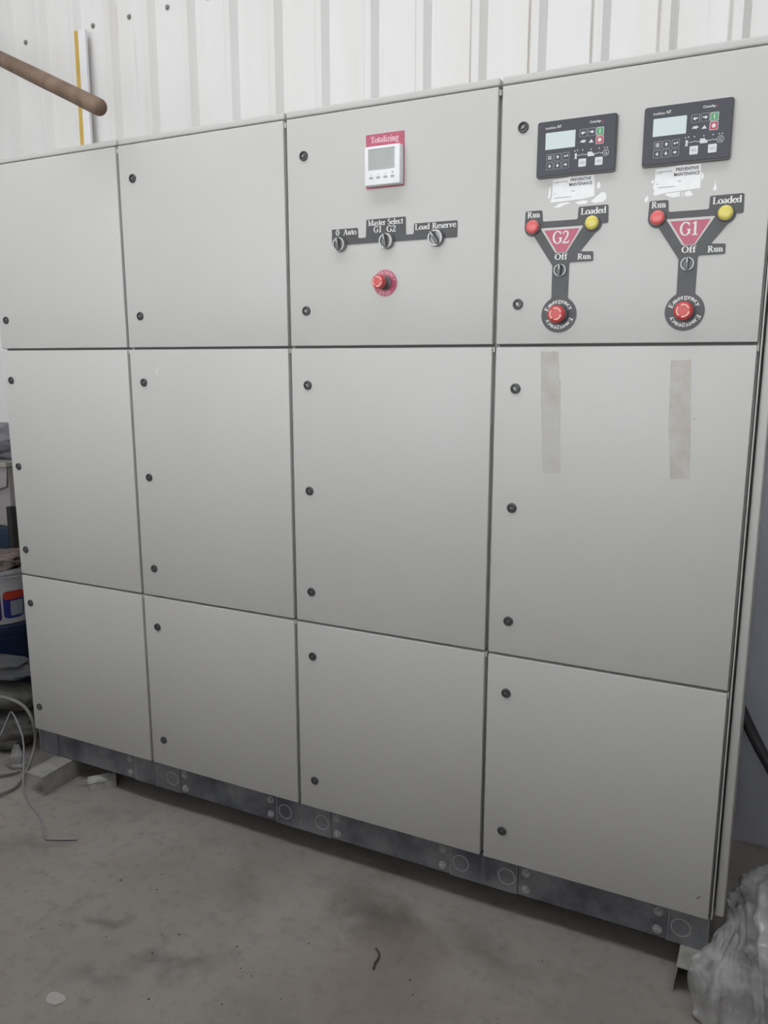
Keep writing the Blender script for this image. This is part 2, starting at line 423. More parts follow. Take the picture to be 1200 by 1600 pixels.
# ------------------------------------------------------------------ serif and sans stroke lettering
T, t_ = .15, .065
def _arc(cx, cy, rx, ry, a0, a1, n=10, wx=T, wy=t_):
    P, Wd = [], []
    for i in range(n + 1):
        a = R(a0 + (a1 - a0) * i / n)
        P.append((cx + rx * math.cos(a), cy + ry * math.sin(a)))
        Wd.append(wy + (wx - wy) * abs(math.cos(a)))
    return (P, Wd)
def _ln(x0, y0, x1, y1, w): return ([(x0, y0), (x1, y1)], [w, w])
def _sf(x, y, w=.3): return _ln(x - w / 2, y, x + w / 2, y, t_)
X_ = .66
def _bowl(cx=.28, r=.23): return [_arc(cx, X_ / 2, r, X_ / 2 - .03, 0, 360, 18)]
GL = {
 '0': ([_arc(.28, .5, .22, .47, 0, 360, 20)], .6),
 '1': ([_ln(.28, 0, .28, 1, T), _ln(.1, .84, .28, .97, t_), _sf(.28, .03, .4)], .56),
 '2': ([([(.07, .7), (.1, .88), (.27, .97), (.44, .86), (.45, .68), (.33, .42), (.05, .07)], [.06, .1, .08, .13, .14, .11, .06]), _ln(.04, .06, .5, .06, .12), _ln(.5, .04, .53, .22, t_)], .6),
 'A': ([_ln(.08, .02, .36, 1, t_), _ln(.36, 1, .64, .02, T), _ln(.18, .34, .52, .34, t_), _sf(.08, .03, .22), _sf(.64, .03, .26)], .74),
 'E': ([_ln(.17, 0, .17, 1, T), _ln(.04, .97, .58, .97, t_), _ln(.17, .5, .46, .5, t_), _ln(.04, .03, .6, .03, t_), _ln(.58, .97, .58, .78, t_), _ln(.6, .03, .6, .25, t_), _ln(.46, .4, .46, .62, t_)], .68),
 'G': ([_arc(.4, .5, .32, .47, 48, 318, 18), _ln(.66, .12, .66, .45, T), _sf(.64, .45, .26), _ln(.66, .7, .66, .95, t_)], .8),
 'L': ([_ln(.17, 0, .17, 1, T), _sf(.17, .97, .32), _ln(.03, .03, .58, .03, t_), _ln(.58, .03, .58, .26, t_)], .64),
 'M': ([_ln(.12, 0, .12, 1, t_), _ln(.12, 1, .42, .03, T), _ln(.42, .03, .72, 1, t_), _ln(.76, 0, .76, 1, T), _sf(.12, .03, .24), _sf(.76, .03, .28), _sf(.1, .97, .2), _sf(.78, .97, .24)], .92),
 'O': ([_arc(.38, .5, .3, .47, 0, 360, 22)], .76),
 'R': ([_ln(.17, 0, .17, 1, T), _sf(.17, .97, .3), _sf(.17, .03, .32), _arc(.28, .745, .23, .225, -90, 90, 10), _ln(.17, .97, .3, .97, t_), _ln(.17, .52, .3, .52, t_), _ln(.32, .52, .62, .03, T), _sf(.63, .03, .2)], .72),
 'S': ([([(.46, .78), (.4, .93), (.27, .97), (.12, .88), (.1, .72), (.2, .58), (.36, .46), (.46, .3), (.42, .1), (.26, .03), (.12, .08), (.07, .24)], [.07, .07, .08, .12, .14, .14, .14, .14, .12, .08, .07, .07])], .56),
 'T': ([_ln(.32, 0, .32, .97, T), _ln(.04, .97, .6, .97, t_), _ln(.05, .97, .05, .76, t_), _ln(.59, .97, .59, .76, t_), _sf(.32, .03, .34)], .66),
 'a': ([([(.08, .52), (.14, .62), (.26, .64), (.36, .54), (.36, .1), (.44, .04)], [.09, .07, .08, .14, .14, .07]), _arc(.2, .19, .14, .16, 20, 330, 12, .12, t_)], .5),
 'c': ([_arc(.26, X_ / 2, .2, X_ / 2 - .03, 50, 320, 14)], .47),
 'd': ([_arc(.24, X_ / 2, .19, X_ / 2 - .03, 0, 360, 16), _ln(.42, 0, .42, 1, T), _sf(.37, .97, .16), _sf(.47, .03, .14)], .57),
 'e': ([_arc(.26, X_ / 2, .2, X_ / 2 - .03, 10, 325, 16), _ln(.08, .38, .45, .38, t_)], .49),
 'f': ([_ln(.19, 0, .19, .82, T), _arc(.31, .82, .12, .15, 180, 40, 7, .11, t_), _ln(.05, .63, .36, .63, t_), _sf(.19, .03, .28)], .36),
 'g': ([_arc(.24, .44, .17, .2, 0, 360, 14, .12, t_), _arc(.25, -.12, .2, .13, 0, 360, 14, .1, t_), _ln(.14, .26, .12, .06, t_), _ln(.36, .6, .48, .64, .07)], .52),
 'i': ([_ln(.15, 0, .15, X_, T), _sf(.11, .63, .16), _sf(.15, .03, .26), _ln(.15, .84, .15, .97, .15)], .31),
 'l': ([_ln(.15, 0, .15, 1, T), _sf(.11, .97, .16), _sf(.15, .03, .26)], .31),
 'm': ([_ln(.14, 0, .14, X_, T), _sf(.1, .63, .14), _arc(.28, .44, .12, .19, 180, 0, 8, .1, t_), _ln(.41, 0, .41, .46, T), _arc(.54, .44, .12, .19, 180, 0, 8, .1, t_), _ln(.67, 0, .67, .46, T), _sf(.14, .03, .24), _sf(.41, .03, .22), _sf(.67, .03, .24)], .82),
 'n': ([_ln(.14, 0, .14, X_, T), _sf(.1, .63, .14), _arc(.28, .44, .13, .19, 180, 0, 8, .1, t_), _ln(.42, 0, .42, .46, T), _sf(.14, .03, .24), _sf(.42, .03, .24)], .57),
 'o': ([_arc(.27, X_ / 2, .21, X_ / 2 - .03, 0, 360, 18)], .54),
 'r': ([_ln(.14, 0, .14, X_, T), _sf(.1, .63, .14), _arc(.27, .42, .12, .2, 175, 50, 6, .1, .07), _ln(.33, .56, .36, .58, .13), _sf(.14, .03, .28)], .4),
 's': ([([(.33, .5), (.28, .61), (.19, .63), (.09, .56), (.1, .43), (.26, .3), (.34, .18), (.29, .06), (.18, .03), (.07, .08), (.05, .18)], [.06, .07, .07, .1, .12, .12, .12, .1, .07, .07, .06])], .41),
 't': ([_ln(.16, .1, .16, .86, T), _arc(.25, .12, .1, .1, 180, 320, 6, .1, t_), _ln(.03, .63, .32, .63, t_)], .34),
 'u': ([_ln(.14, .18, .14, X_, T), _sf(.09, .63, .14), _arc(.27, .2, .13, .17, 180, 350, 8, .1, t_), _ln(.42, 0, .42, X_, T), _sf(.37, .63, .14), _sf(.47, .03, .12)], .57),
 'v': ([_ln(.1, .64, .27, .02, T), _ln(.27, .02, .44, .64, t_), _sf(.1, .63, .24), _sf(.45, .63, .18)], .53),
 'y': ([_ln(.1, .64, .28, .05, T), _ln(.46, .64, .2, -.26, t_), _ln(.2, -.26, .08, -.24, .09), _sf(.1, .63, .24), _sf(.46, .63, .18)], .54),
 'z': ([_ln(.06, .63, .42, .63, t_), _ln(.4, .62, .08, .04, .12), _ln(.06, .03, .44, .03, t_), _ln(.07, .63, .07, .5, t_), _ln(.43, .03, .43, .18, t_)], .49),
 ' ': ([], .34),
}
_lift = [0]
def stroke(bm, pts, ws, fn, y, mi=0):
    n = len(pts)
    _lift[0] = (_lift[0] + 1) % 12
    y = y - 2.5e-5 * _lift[0]           # overlapping strokes never share a plane
    Lf, Rt = [], []
    for i in range(n):
        p = Vector(pts[i]); a = Vector(pts[max(i - 1, 0)]); b = Vector(pts[min(i + 1, n - 1)])
        closed = n > 4 and (Vector(pts[0]) - Vector(pts[-1])).length < 1e-6
        if closed and i in (0, n - 1): a, b = Vector(pts[n - 2]), Vector(pts[1])
        d = (b - a).normalized(); q = Vector((-d.y, d.x)) * ws[i] / 2
        Lf.append(p + q); Rt.append(p - q)
    A = [bm.verts.new((fn(v)[0], y, fn(v)[1])) for v in Lf]
    Bv = [bm.verts.new((fn(v)[0], y, fn(v)[1])) for v in Rt]
    for i in range(n - 1):
        f = bm.faces.new((A[i], Bv[i], Bv[i + 1], A[i + 1])); f.material_index = mi

def serif(bm, s, cx, cz, h, w, y, mi=0, bold=1.0):
    """one line of serif capitals centred on (cx, cz): cap height h, total width w"""
    adv = sum(GL[ch][1] for ch in s)
    k = w / adv
    x = cx - w / 2
    for ch in s:
        st, a = GL[ch]
        for pts, ws in st:
            stroke(bm, pts, [q * bold for q in ws], lambda v, x=x: (x + v[0] * k, cz - h / 2 + v[1] * h), y, mi)
        x += a * k

def serif_arc(bm, s, cx, cz, r, h, a0, a1, y, mi=0, inward=False, bold=1.15):
    """serif lettering round a circle: baseline radius r, from angle a0 to a1 (degrees)"""
    adv = sum(GL[ch][1] for ch in s)
    x = 0
    for ch in s:
        st, a = GL[ch]
        an = R(a0 + (a1 - a0) * (x + a / 2) / adv)
        k = abs(R(a1 - a0)) * r / adv
        c, sn = math.cos(an), math.sin(an)
        sg = -1 if inward else 1
        tang = Vector((sn, -c)) * sg if True else None
        rad = Vector((c, sn)) * sg
        base = Vector((cx + r * c, cz + r * sn))
        for pts, ws in st:
            stroke(bm, pts, [q * bold for q in ws], lambda v, b=base, tg=tang, rd=rad, aa=a: tuple(b + tg * (v[0] - aa / 2) * k + rd * v[1] * h), y, mi)
        x += a

def sans(bm, s, cx, cz, h, w, y, mi=0, slant=0.0, bold=0.0):
    cu = bpy.data.curves.new('lettering_source', 'FONT')
    cu.body = s; cu.size = 1.0; cu.resolution_u = 2; cu.shear = slant; cu.offset = bold
    o = bpy.data.objects.new('lettering_source', cu); COL.objects.link(o)
    dg = bpy.context.evaluated_depsgraph_get()
    me = bpy.data.meshes.new_from_object(o.evaluated_get(dg))
    xs = [v.co.x for v in me.vertices]; ys = [v.co.y for v in me.vertices]
    x0, x1, z0, z1 = min(xs), max(xs), min(ys), max(ys)
    V = [bm.verts.new((cx + ((v.co.x - x0) / (x1 - x0) - .5) * w, y, cz + ((v.co.y - z0) / (z1 - z0) - .5) * h)) for v in me.vertices]
    for p in me.polygons:
        try:
            f = bm.faces.new([V[i] for i in p.vertices]); f.material_index = mi
        except ValueError: pass
    bpy.data.objects.remove(o); bpy.data.curves.remove(cu); bpy.data.meshes.remove(me)

# ------------------------------------------------------------------ setting: floor, walls, roof
bm = bmesh.new()
box(bm, -5.2, 6.2, -12.0, 0.86, -0.12, 0.0)
floor = tag(link('floor', bm, M['floor']), kind='structure')
bm = bmesh.new()
P_ = [Vector(p) for p in ((.33, -.215, 0), (.44, -.225, 0), (.551, -.243, 0), (.66, -.254, 0), (.72, -.249, 0), (.777, -.256, 0))]
for i, (a, b) in enumerate(zip(P_, P_[1:])):
    d = (b - a).normalized(); q = Vector((-d.y, d.x, 0)) * .0022
    vs = [bm.verts.new(p) for p in (a - q, b - q, b + q, a + q)]
    tp = [bm.verts.new(p + Vector((0, 0, .0016))) for p in (a, b)]
    bm.faces.new((vs[0], vs[1], tp[1], tp[0])); bm.faces.new((tp[0], tp[1], vs[2], vs[3]))
link('ridge', bm, M['crack'], floor)
bm = bmesh.new()
n = 22
cv = [bm.verts.new((.951 + (.026 + .003 * math.sin(3 * a)) * math.cos(a), -.762 + (.019 + .002 * math.cos(2 * a)) * math.sin(a), .0012)) for a in [2 * math.pi * i / n for i in range(n)]]
bm.faces.new(cv)
link('paint_spot', bm, M['spot'], floor)

# corrugated back wall: ribs every 0.2 m
bm = bmesh.new()
WALL_Y = 0.80
ribs = []
x = -3.2
k0 = -16
for k in range(k0, 21):
    b = k * .2 + .003
    ribs += [(b, WALL_Y), (b + .013, WALL_Y - .027), (b + .040, WALL_Y - .027), (b + .060, WALL_Y)]
ribs = [(-3.2, WALL_Y)] + [p for p in ribs if -3.19 < p[0] < 4.19] + [(4.2, WALL_Y)]
lo = [bm.verts.new((x, y, 0)) for x, y in ribs]
hi = [bm.verts.new((x, y, 5.0)) for x, y in ribs]
for i in range(len(ribs) - 1):
    bm.faces.new((lo[i], lo[i + 1], hi[i + 1], hi[i]))
# thickness behind the sheet
b0 = [bm.verts.new(v) for v in ((-3.2, WALL_Y + .05, 0), (4.2, WALL_Y + .05, 0), (4.2, WALL_Y + .05, 5), (-3.2, WALL_Y + .05, 5))]
bm.faces.new(b0[::-1])
wall = tag(link('wall_back', bm, M['wall']), kind='structure')
# screws along one girt line
bm = bmesh.new()
lathe(bm, 0, 0, [(.0105, 0), (.0105, -.002), (.007, -.003), (.0065, -.007), (.004, -.008)], 12)
sm = bpy.data.meshes.new('screw'); bmesh.ops.recalc_face_normals(bm, faces=bm.faces); bm.to_mesh(sm); bm.free(); sm.materials.append(M['screw'])
for k in range(-6, 12):
    if k == -2: continue
    o = bpy.data.objects.new('screw', sm); COL.objects.link(o)
    o.location = (-.074 + .2 * k, WALL_Y, 2.917)
    attach(o, wall)

def shell(name, *b, m='plaster'):
    bm = bmesh.new(); box(bm, *b)
    return tag(link(name, bm, M[m]), kind='structure')
bm = bmesh.new()
box(bm, -3.2, 4.2, EAVE_Y, SKY0, 0, .06)          # one strip left open to let added light onto the floor
box(bm, -3.2, 4.2, SKY1, .86, 0, .06)
for v in bm.verts: v.co.z += EAVE_Z + (v.co.y - EAVE_Y) * .26
tag(link('ceiling', bm, M['sheetroof']), kind='structure')  # unseen roof, shaped and toned to steer daylight onto doors and floor
shell('wall_left', -2.06, -2.0, EAVE_Y, .86, 0, 4.8)  # unseen side wall, set close in to darken the left end
shell('wall_right', 4.2, 4.26, EAVE_Y, .86, 0, 4.8)
shell('shade_wall_side', 2.95, 3.01, -.1, .79, 0, 2.1)  # unseen wall added to keep light out of the lower right corner
shell('shade_wall_front', -3.2, 4.2, SHADE_WALL_Y - .15, SHADE_WALL_Y, 0, SHADE_WALL_H)  # added out of view to block light from the lower doors

# ------------------------------------------------------------------ cabinets
B = .18
J = [0.0, .582, 1.182, 1.783, 2.382]
Z0, Z1, Z2, Z3 = B, B + .6017, B + 1.4022, B + 1.9965
lock_z = [1.9, 1.5, 1.298, .998, .697, .497, .093]

# shared lock mesh: round insert with a double-bit key well
bm = bmesh.new()
lathe(bm, 0, 0, [(.0128, 0), (.0128, -.0025), (.0114, -.0042), (.0088, -.0046), (.0078, -.0008), (.0040, -.0008)], 22, 0)
lathe(bm, 0, 0, [(.0040, -.0008), (.0040, -.0040), (.0034, -.0044)], 14, 1)
box(bm, -.0062, .0062, -.0042, -.001, -.0013, .0013, 0, 1)
bmesh.ops.recalc_face_normals(bm, faces=bm.faces)
lock_me = bpy.data.meshes.new('lock'); bm.to_mesh(lock_me); bm.free()
lock_me.materials.append(M['lock']); lock_me.materials.append(M['lockmetal'])

# shared bolt mesh
bm = bmesh.new()
lathe(bm, 0, 0, [(.0125, 0), (.0125, -.002), (.0100, -.003)], 14)
lathe(bm, 0, 0, [(.0085, -.002), (.0085, -.008), (.007, -.009)], 6)
bmesh.ops.recalc_face_normals(bm, faces=bm.faces)
bolt_me = bpy.data.meshes.new('bolt'); bm.to_mesh(bolt_me); bm.free(); bolt_me.materials.append(M['bolt'])
# shared knockout ring
bm = bmesh.new()
ring(bm, 0, 0, .0225, .0250, -.0012, 0, 26, 0)
bm2 = None
bmesh.ops.recalc_face_normals(bm, faces=bm.faces)
knock_me = bpy.data.meshes.new('knockout'); bm.to_mesh(knock_me); bm.free(); knock_me.materials.append(M['score'])

def put(name, me, loc, parent, rot=0):
    o = bpy.data.objects.new(name, me); COL.objects.link(o)
    o.location = loc; o.rotation_euler = (0, rot, 0)
    attach(o, parent)
    return o

labels = [
    'plain light grey steel switchgear cabinet with blank doors, standing next to the clutter and hose',
    'plain grey steel switchgear cabinet with blank doors, standing beside the one with the white meter',
    'grey steel switchgear cabinet with white meter, three selector switches and one red emergency button',
    'grey steel switchgear cabinet with two black controllers and G1 and G2 legend plates']
CAB, DOORS = [], []
random.seed(4)
for k in range(4):
    x0, x1 = J[k], J[k + 1]
    c = thing('switchgear_cabinet', ((x0 + x1) / 2, .3, B - .104), labels[k], 'cabinet', 'light grey switchgear cabinets in one row')
    CAB.append(c)
    bm = bmesh.new()
    box(bm, x0 + .0008, x1 - .0008, .026, .60, B - .002, B + 1.998, .0015)
    link('body', bm, M['frame'], c, 30)
    # front frame edges that show in the gaps between the doors
    for z in (Z1 - .010, Z2 - .010, Z3 - .012):
        bm = bmesh.new()
        box(bm, x1 - .0052, x1 + .0 if k < 3 else x1 - .001, .006, .027, z - .006, z + .007, .001)
        link('hinge_block', bm, M['frame'], c)
    ds = []
    for j, (a, b) in enumerate(((Z0, Z1), (Z1, Z2), (Z2, Z3))):
        g0 = .0035 if j else .0
        bm = bmesh.new()
        box(bm, x0 + .0052, x1 - .0052, 0, .022, a + g0, b - (.0035 if j < 2 else 0), .0022, 0, 3)
        d = link('door', bm, M['paint'], c, 30)
        ds.append(d)
    DOORS.append(ds)
    for i, lz in enumerate(lock_z):
        j = 2 if i < 2 else 1 if i < 5 else 0
        put('lock', lock_me, (x0 + (.058 if k else .041), 0, B + lz) if k else (.040, 0, B + lz), ds[j], random.uniform(-.8, .8))
    # rubber seal behind each gap
    for z in (Z1, Z2):
        bm = bmesh.new()
        box(bm, x0 + .006, x1 - .006, .0215, .0262, z - .009, z + .009)
        link('gasket', bm, M['gasket'], c)
    # lid with a turned-down rim
    bm = bmesh.new()
    box(bm, x0 + .003, x1 - .003, .003, .605, B + 2.0005, B + 2.0175, .004, 0, 3)
    link('top_cover', bm, M['paint'], c, 30)
    # plinth
    e0 = .096 if k != 0 else .096
    bm = bmesh.new()
    box(bm, x0 + .002, x1 - .002, .030, .58, B - .104, B - .0025)
    pl = link('plinth', bm, M['plinth'], c)
    for (a, b2, nm) in ((x0 + .0015, x0 + e0 + .004, 'corner_piece'), (x1 - e0 - .004, x1 - .0015, 'corner_piece')):
        bm = bmesh.new()
        box(bm, a, b2, .0195, .031, B - .104, B - .003, .001)
        link(nm, bm, M['plinth'], pl)
    bm = bmesh.new()
    box(bm, x0 + e0 + .0055, x1 - e0 - .0055, .0215, .031, B - .102, B - .004, .001)
    link('plinth_plate', bm, M['plinth'], pl)
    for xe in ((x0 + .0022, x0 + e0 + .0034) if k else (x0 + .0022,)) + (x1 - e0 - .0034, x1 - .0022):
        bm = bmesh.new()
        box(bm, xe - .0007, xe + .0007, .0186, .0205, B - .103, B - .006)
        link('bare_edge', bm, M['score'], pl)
    for xb in (x0 + e0 + .028, x1 - e0 - .028):
        if k == 0 and xb < .3: continue
        for zb in (.150, .0985):
            put('bolt', bolt_me, (xb, .0215, zb), pl, random.uniform(0, 1))
    for xk in (x0 + .0695, x1 - .0675):
        if k == 0: continue
        put('knockout', knock_me, (xk, .0195, .1235), pl)

# removable side panel on the outer end
bm = bmesh.new()
box(bm, 2.3905, 2.411, .020, .60, B + .004, B + 1.996, .004, 0, 3)
link('side_panel', bm, M['paint'], CAB[3], 30)
bm = bmesh.new()
box(bm, 2.3832, 2.3862, .001, .03, B + .002, B + 1.996, .0006)
link('frame_edge', bm, M['frame'], CAB[3])
bm = bmesh.new()
box(bm, 2.382, 2.3925, .05, .59, B + .004, B + 1.99)
link('seal', bm, M['gasket'], CAB[3])

# marks on the doors
def flat(name, pts, m, parent, y=-.0006, th=.0006):
    if name == 'tape_residue':                     # torn, uneven outline
        rnd = random.Random(len(pts) * 7 + int(pts[0][0] * 1000))
        out = []
        for i in range(len(pts)):
            a, b = Vector(pts[i]), Vector(pts[(i + 1) % len(pts)])
            n = max(1, int((b - a).length / .006))
            out += [tuple(a + (b - a) * (j / n) + Vector((rnd.uniform(-1, 1), rnd.uniform(-1, 1))) * .0011) for j in range(n)]
        pts = out
    bm = bmesh.new(); poly(bm, pts, y, y + th)
    return link(name, bm, m, parent)
flat('scratch', [(.6895, 1.5035), (.6935, 1.504), (.7030, 1.527), (.7012, 1.527)], M['scratch'], DOORS[1][1])
flat('paint_chip', [(2.346, .2300), (2.3505, .2310), (2.3555, .2390), (2.3520, .2395)], M['chip'], DOORS[3][0])
flat('paint_chip', [(2.333, .2345), (2.3375, .2345), (2.3365, .2370)], M['greyink'], DOORS[3][0])
flat('paint_chip', [(2.2595, 1.4165), (2.2625, 1.4165), (2.2615, 1.4195)], M['chip'], DOORS[3][1])
flat('paint_chip', [(1.884, 1.3075), (1.8865, 1.3075), (1.8862, 1.310)], M['greyink'], DOORS[3][1])
flat('tape_residue', [(1.9016, 1.567), (1.9450, 1.568), (1.9495, 1.500), (1.9535, 1.497), (1.9545, 1.432), (1.9075, 1.430), (1.9050, 1.500)], M['residue'], DOORS[3][1])
flat('tape_residue', [(1.9075, 1.4295), (1.9545, 1.4315), (1.9580, 1.320), (1.9625, 1.275), (1.9170, 1.271), (1.9140, 1.330)], M['residue_faint'], DOORS[3][1])
flat('tape_residue', [(2.2012, 1.546), (2.2450, 1.549), (2.2520, 1.430), (2.2603, 1.2775), (2.2400, 1.2790), (2.2172, 1.2765), (2.2060, 1.400)], M['residue'], DOORS[3][1])

# ------------------------------------------------------------------ meter, selectors and stop button of the third cabinet
c3, c4 = CAB[2], CAB[3]
bm = bmesh.new()
poly(bm, rect(1.4280, 1.5355, 1.9795, 2.1095, .002), -.0018, 0)
mp_ = link('meter_plate', bm, M['redplate'], c3)
bm = bmesh.new(); serif(bm, 'Totalizing', 1.4812, 2.0960, .0150, .079, -.0022, 0, 1.1)
link('lettering', bm, M['pink_ink'], mp_)
bm = bmesh.new()
box(bm, 1.4358, 1.5345, -.0255, -.0016, 1.9820, 2.0750, .0025, 0, 3)
me_ = link('power_meter', bm, M['meter'], c3, 35)
me_['label'] = 'white square meter with a grey screen and four keys'
bm = bmesh.new(); poly(bm, rect(1.4480, 1.5200, 2.0187, 2.0672), -.0262, -.0250)
link('screen', bm, M['lcdgrey'], me_)
bm = bmesh.new()
for a in (rect(1.4468, 1.4480, 2.0180, 2.0684), rect(1.4480, 1.5212, 2.0672, 2.0684)):
    poly(bm, a, -.0266, -.0250)
link('screen_edge', bm, M['greyink'], me_)
for i, bx in enumerate((1.4549, 1.4744, 1.4949, 1.5146)):
    bm = bmesh.new(); poly(bm, rect(bx - .0052, bx + .0052, 1.9972, 2.0022, .002), -.0268, -.0250)
    link('key', bm, M['greyink'], me_)
bm = bmesh.new()
for i, bx in enumerate((1.4549, 1.4744, 1.4949, 1.5146)):
    w = .0035 if i != 3 else .0045
    poly(bm, rect(bx - w / 2, bx + w / 2, 2.0062, 2.0078 if i != 3 else 2.0110), -.0259, -.0253)
link('lettering', bm, M['greyink'], me_)

plate3 = [(1.3245, 1.8875), (1.4020, 1.8870), (1.4030, 1.8610), (1.4262, 1.8608), (1.4280, 1.9050), (1.5398, 1.9050),
          (1.5408, 1.8608), (1.5630, 1.8610), (1.5640, 1.8862), (1.6808, 1.8860), (1.6808, 1.8460), (1.3242, 1.8466)]
bm = bmesh.new(); poly(bm, fillet(plate3, [.002, .002, .004, .004, .002, .002, .004, .004, .002, .003, .003, .002]), -.0018, 0)
l3 = link('legend_plate', bm, M['legend'], c3)
bm = bmesh.new()
serif(bm, '0', 1.3425, 1.8788, .0150, .0110, -.0022, 0, 1.15)
serif(bm, 'Auto', 1.3792, 1.8780, .0140, .0390, -.0022, 0, 1.15)
serif(bm, 'Master Select', 1.4835, 1.8958, .0140, .1000, -.0022, 0, 1.15)
serif(bm, 'G1', 1.4615, 1.8795, .0158, .0240, -.0022, 0, 1.15)
serif(bm, 'G2', 1.5003, 1.8785, .0158, .0270, -.0022, 0, 1.15)
serif(bm, 'Load Reserve', 1.6222, 1.8772, .0140, .1110, -.0022, 0, 1.15)
link('lettering', bm, M['white_ink'], l3)

def selector(cx, cz, r, ang, parent, deep=.014, collar='greycollar'):
    bm = bmesh.new()
    lathe(bm, cx, cz, [(r, 0), (r, -deep * .7), (r * .94, -deep), (r * .72, -deep), (r * .70, -deep + .004), (r * .1, -deep + .004)], 28)
    bmesh.ops.recalc_face_normals(bm, faces=bm.faces)
    s = link('selector_switch', bm, M[collar], parent, 35)
    bm = bmesh.new(); ring(bm, cx, cz, r * (.76 if deep > .01 else .82), r * .95, -deep - .0012, -deep + .001, 28)
    bmesh.ops.recalc_face_normals(bm, faces=bm.faces)
    link('chrome_ring', bm, M['chrome'], s, 35)
    bm = bmesh.new()
    box(bm, -r * .2, r * .2, -deep - .010, -deep + .004, -r * .88, r * .88, r * .08, 0, 2)
    box(bm, -r * .06, r * .06, -deep - .0106, -deep - .009, r * .15, r * .8, 0, 1)
    bmesh.ops.rotate(bm, verts=bm.verts, cent=(0, 0, 0), matrix=Matrix.Rotation(ang, 3, 'Y'))
    bmesh.ops.translate(bm, verts=bm.verts, vec=(cx, 0, cz))
    link('knob', bm, [M['knob'], M['white_ink']], s, 35)
    return s
selector(1.3506, 1.8478, .0185, -.1, c3)
selector(1.4888, 1.8480, .0195, -.15, c3)
selector(1.6262, 1.8468, .0205, -.6, c3)

def stop_button(cx, cz, rh, depth, parent):
    bm = bmesh.new()
    lathe(bm, cx, cz, [(rh * .98, 0), (rh * .98, -.006), (rh * .72, -.008), (rh * .72, -depth + .014)], 28)
    bmesh.ops.recalc_face_normals(bm, faces=bm.faces)
    s = link('emergency_button', bm, M['collar'], parent, 35)
    s['label'] = 'red mushroom emergency stop button'
    bm = bmesh.new()
    lathe(bm, cx, cz, [(rh * .70, -depth + .015), (rh * .97, -depth + .013), (rh, -depth + .009), (rh * .96, -depth + .004), (rh * .82, -depth), (rh * .5, -depth - .0006), (rh * .05, -depth - .0008)], 32)
    bmesh.ops.recalc_face_normals(bm, faces=bm.faces)
    link('button_head', bm, M['redbutton'], s, 50)
    bm = bmesh.new()
    for a in (20, 140, 260):
        ring(bm, cx, cz, rh * .56, rh * .70, -depth - .0016, -depth, 8, 0, a, a + 78)
        tp = R(a + 90)
        p = [(cx + rh * q * math.cos(tp2), cz + rh * q * math.sin(tp2)) for q, tp2 in ((.50, R(a + 76)), (.63, R(a + 98)), (.76, R(a + 76)))]
        poly(bm, p, -depth - .0016, -depth)
    bmesh.ops.recalc_face_normals(bm, faces=bm.faces)
    link('arrow', bm, M['arrow'], s)
    return s

bm = bmesh.new(); poly(bm, disc_pts(1.482, 1.7445, .0335, 40), -.0020, 0)
d3 = link('stop_legend_disc', bm, M['redplate'], c3)
bm = bmesh.new()
serif_arc(bm, 'E', 1.482, 1.7445, .0225, .0080, 0, 1, -.0025) if False else None
def sans_arc(bm, s, cx, cz, r, h, a0, a1, y, inward=False):
    for i, ch in enumerate(s):
        an = R(a0 + (a1 - a0) * (i + .5) / len(s))
        b2 = bmesh.new()
        sans(b2, ch, 0, 0, h, h * (.72 if ch != 'M' else .9), y)
        bmesh.ops.rotate(b2, verts=b2.verts, cent=(0, 0, 0), matrix=Matrix.Rotation(-(an - math.pi / 2 + (math.pi if inward else 0)), 3, 'Y'))
        bmesh.ops.translate(b2, verts=b2.verts, vec=(cx + r * math.cos(an), 0, cz + r * math.sin(an)))
        tmp = bpy.data.meshes.new('tmp'); b2.to_mesh(tmp); b2.free(); bm.from_mesh(tmp); bpy.data.meshes.remove(tmp)
sans_arc(bm, 'EMERGENCY', 1.482, 1.7445, .0272, .0082, 165, 8, -.0025)
sans_arc(bm, 'STOP', 1.482, 1.7445, .0272, .0082, 234, 306, -.0025, True)
link('lettering', bm, M['pink_ink'], d3)
stop_button(1.482, 1.7445, .0185, .047, c3)

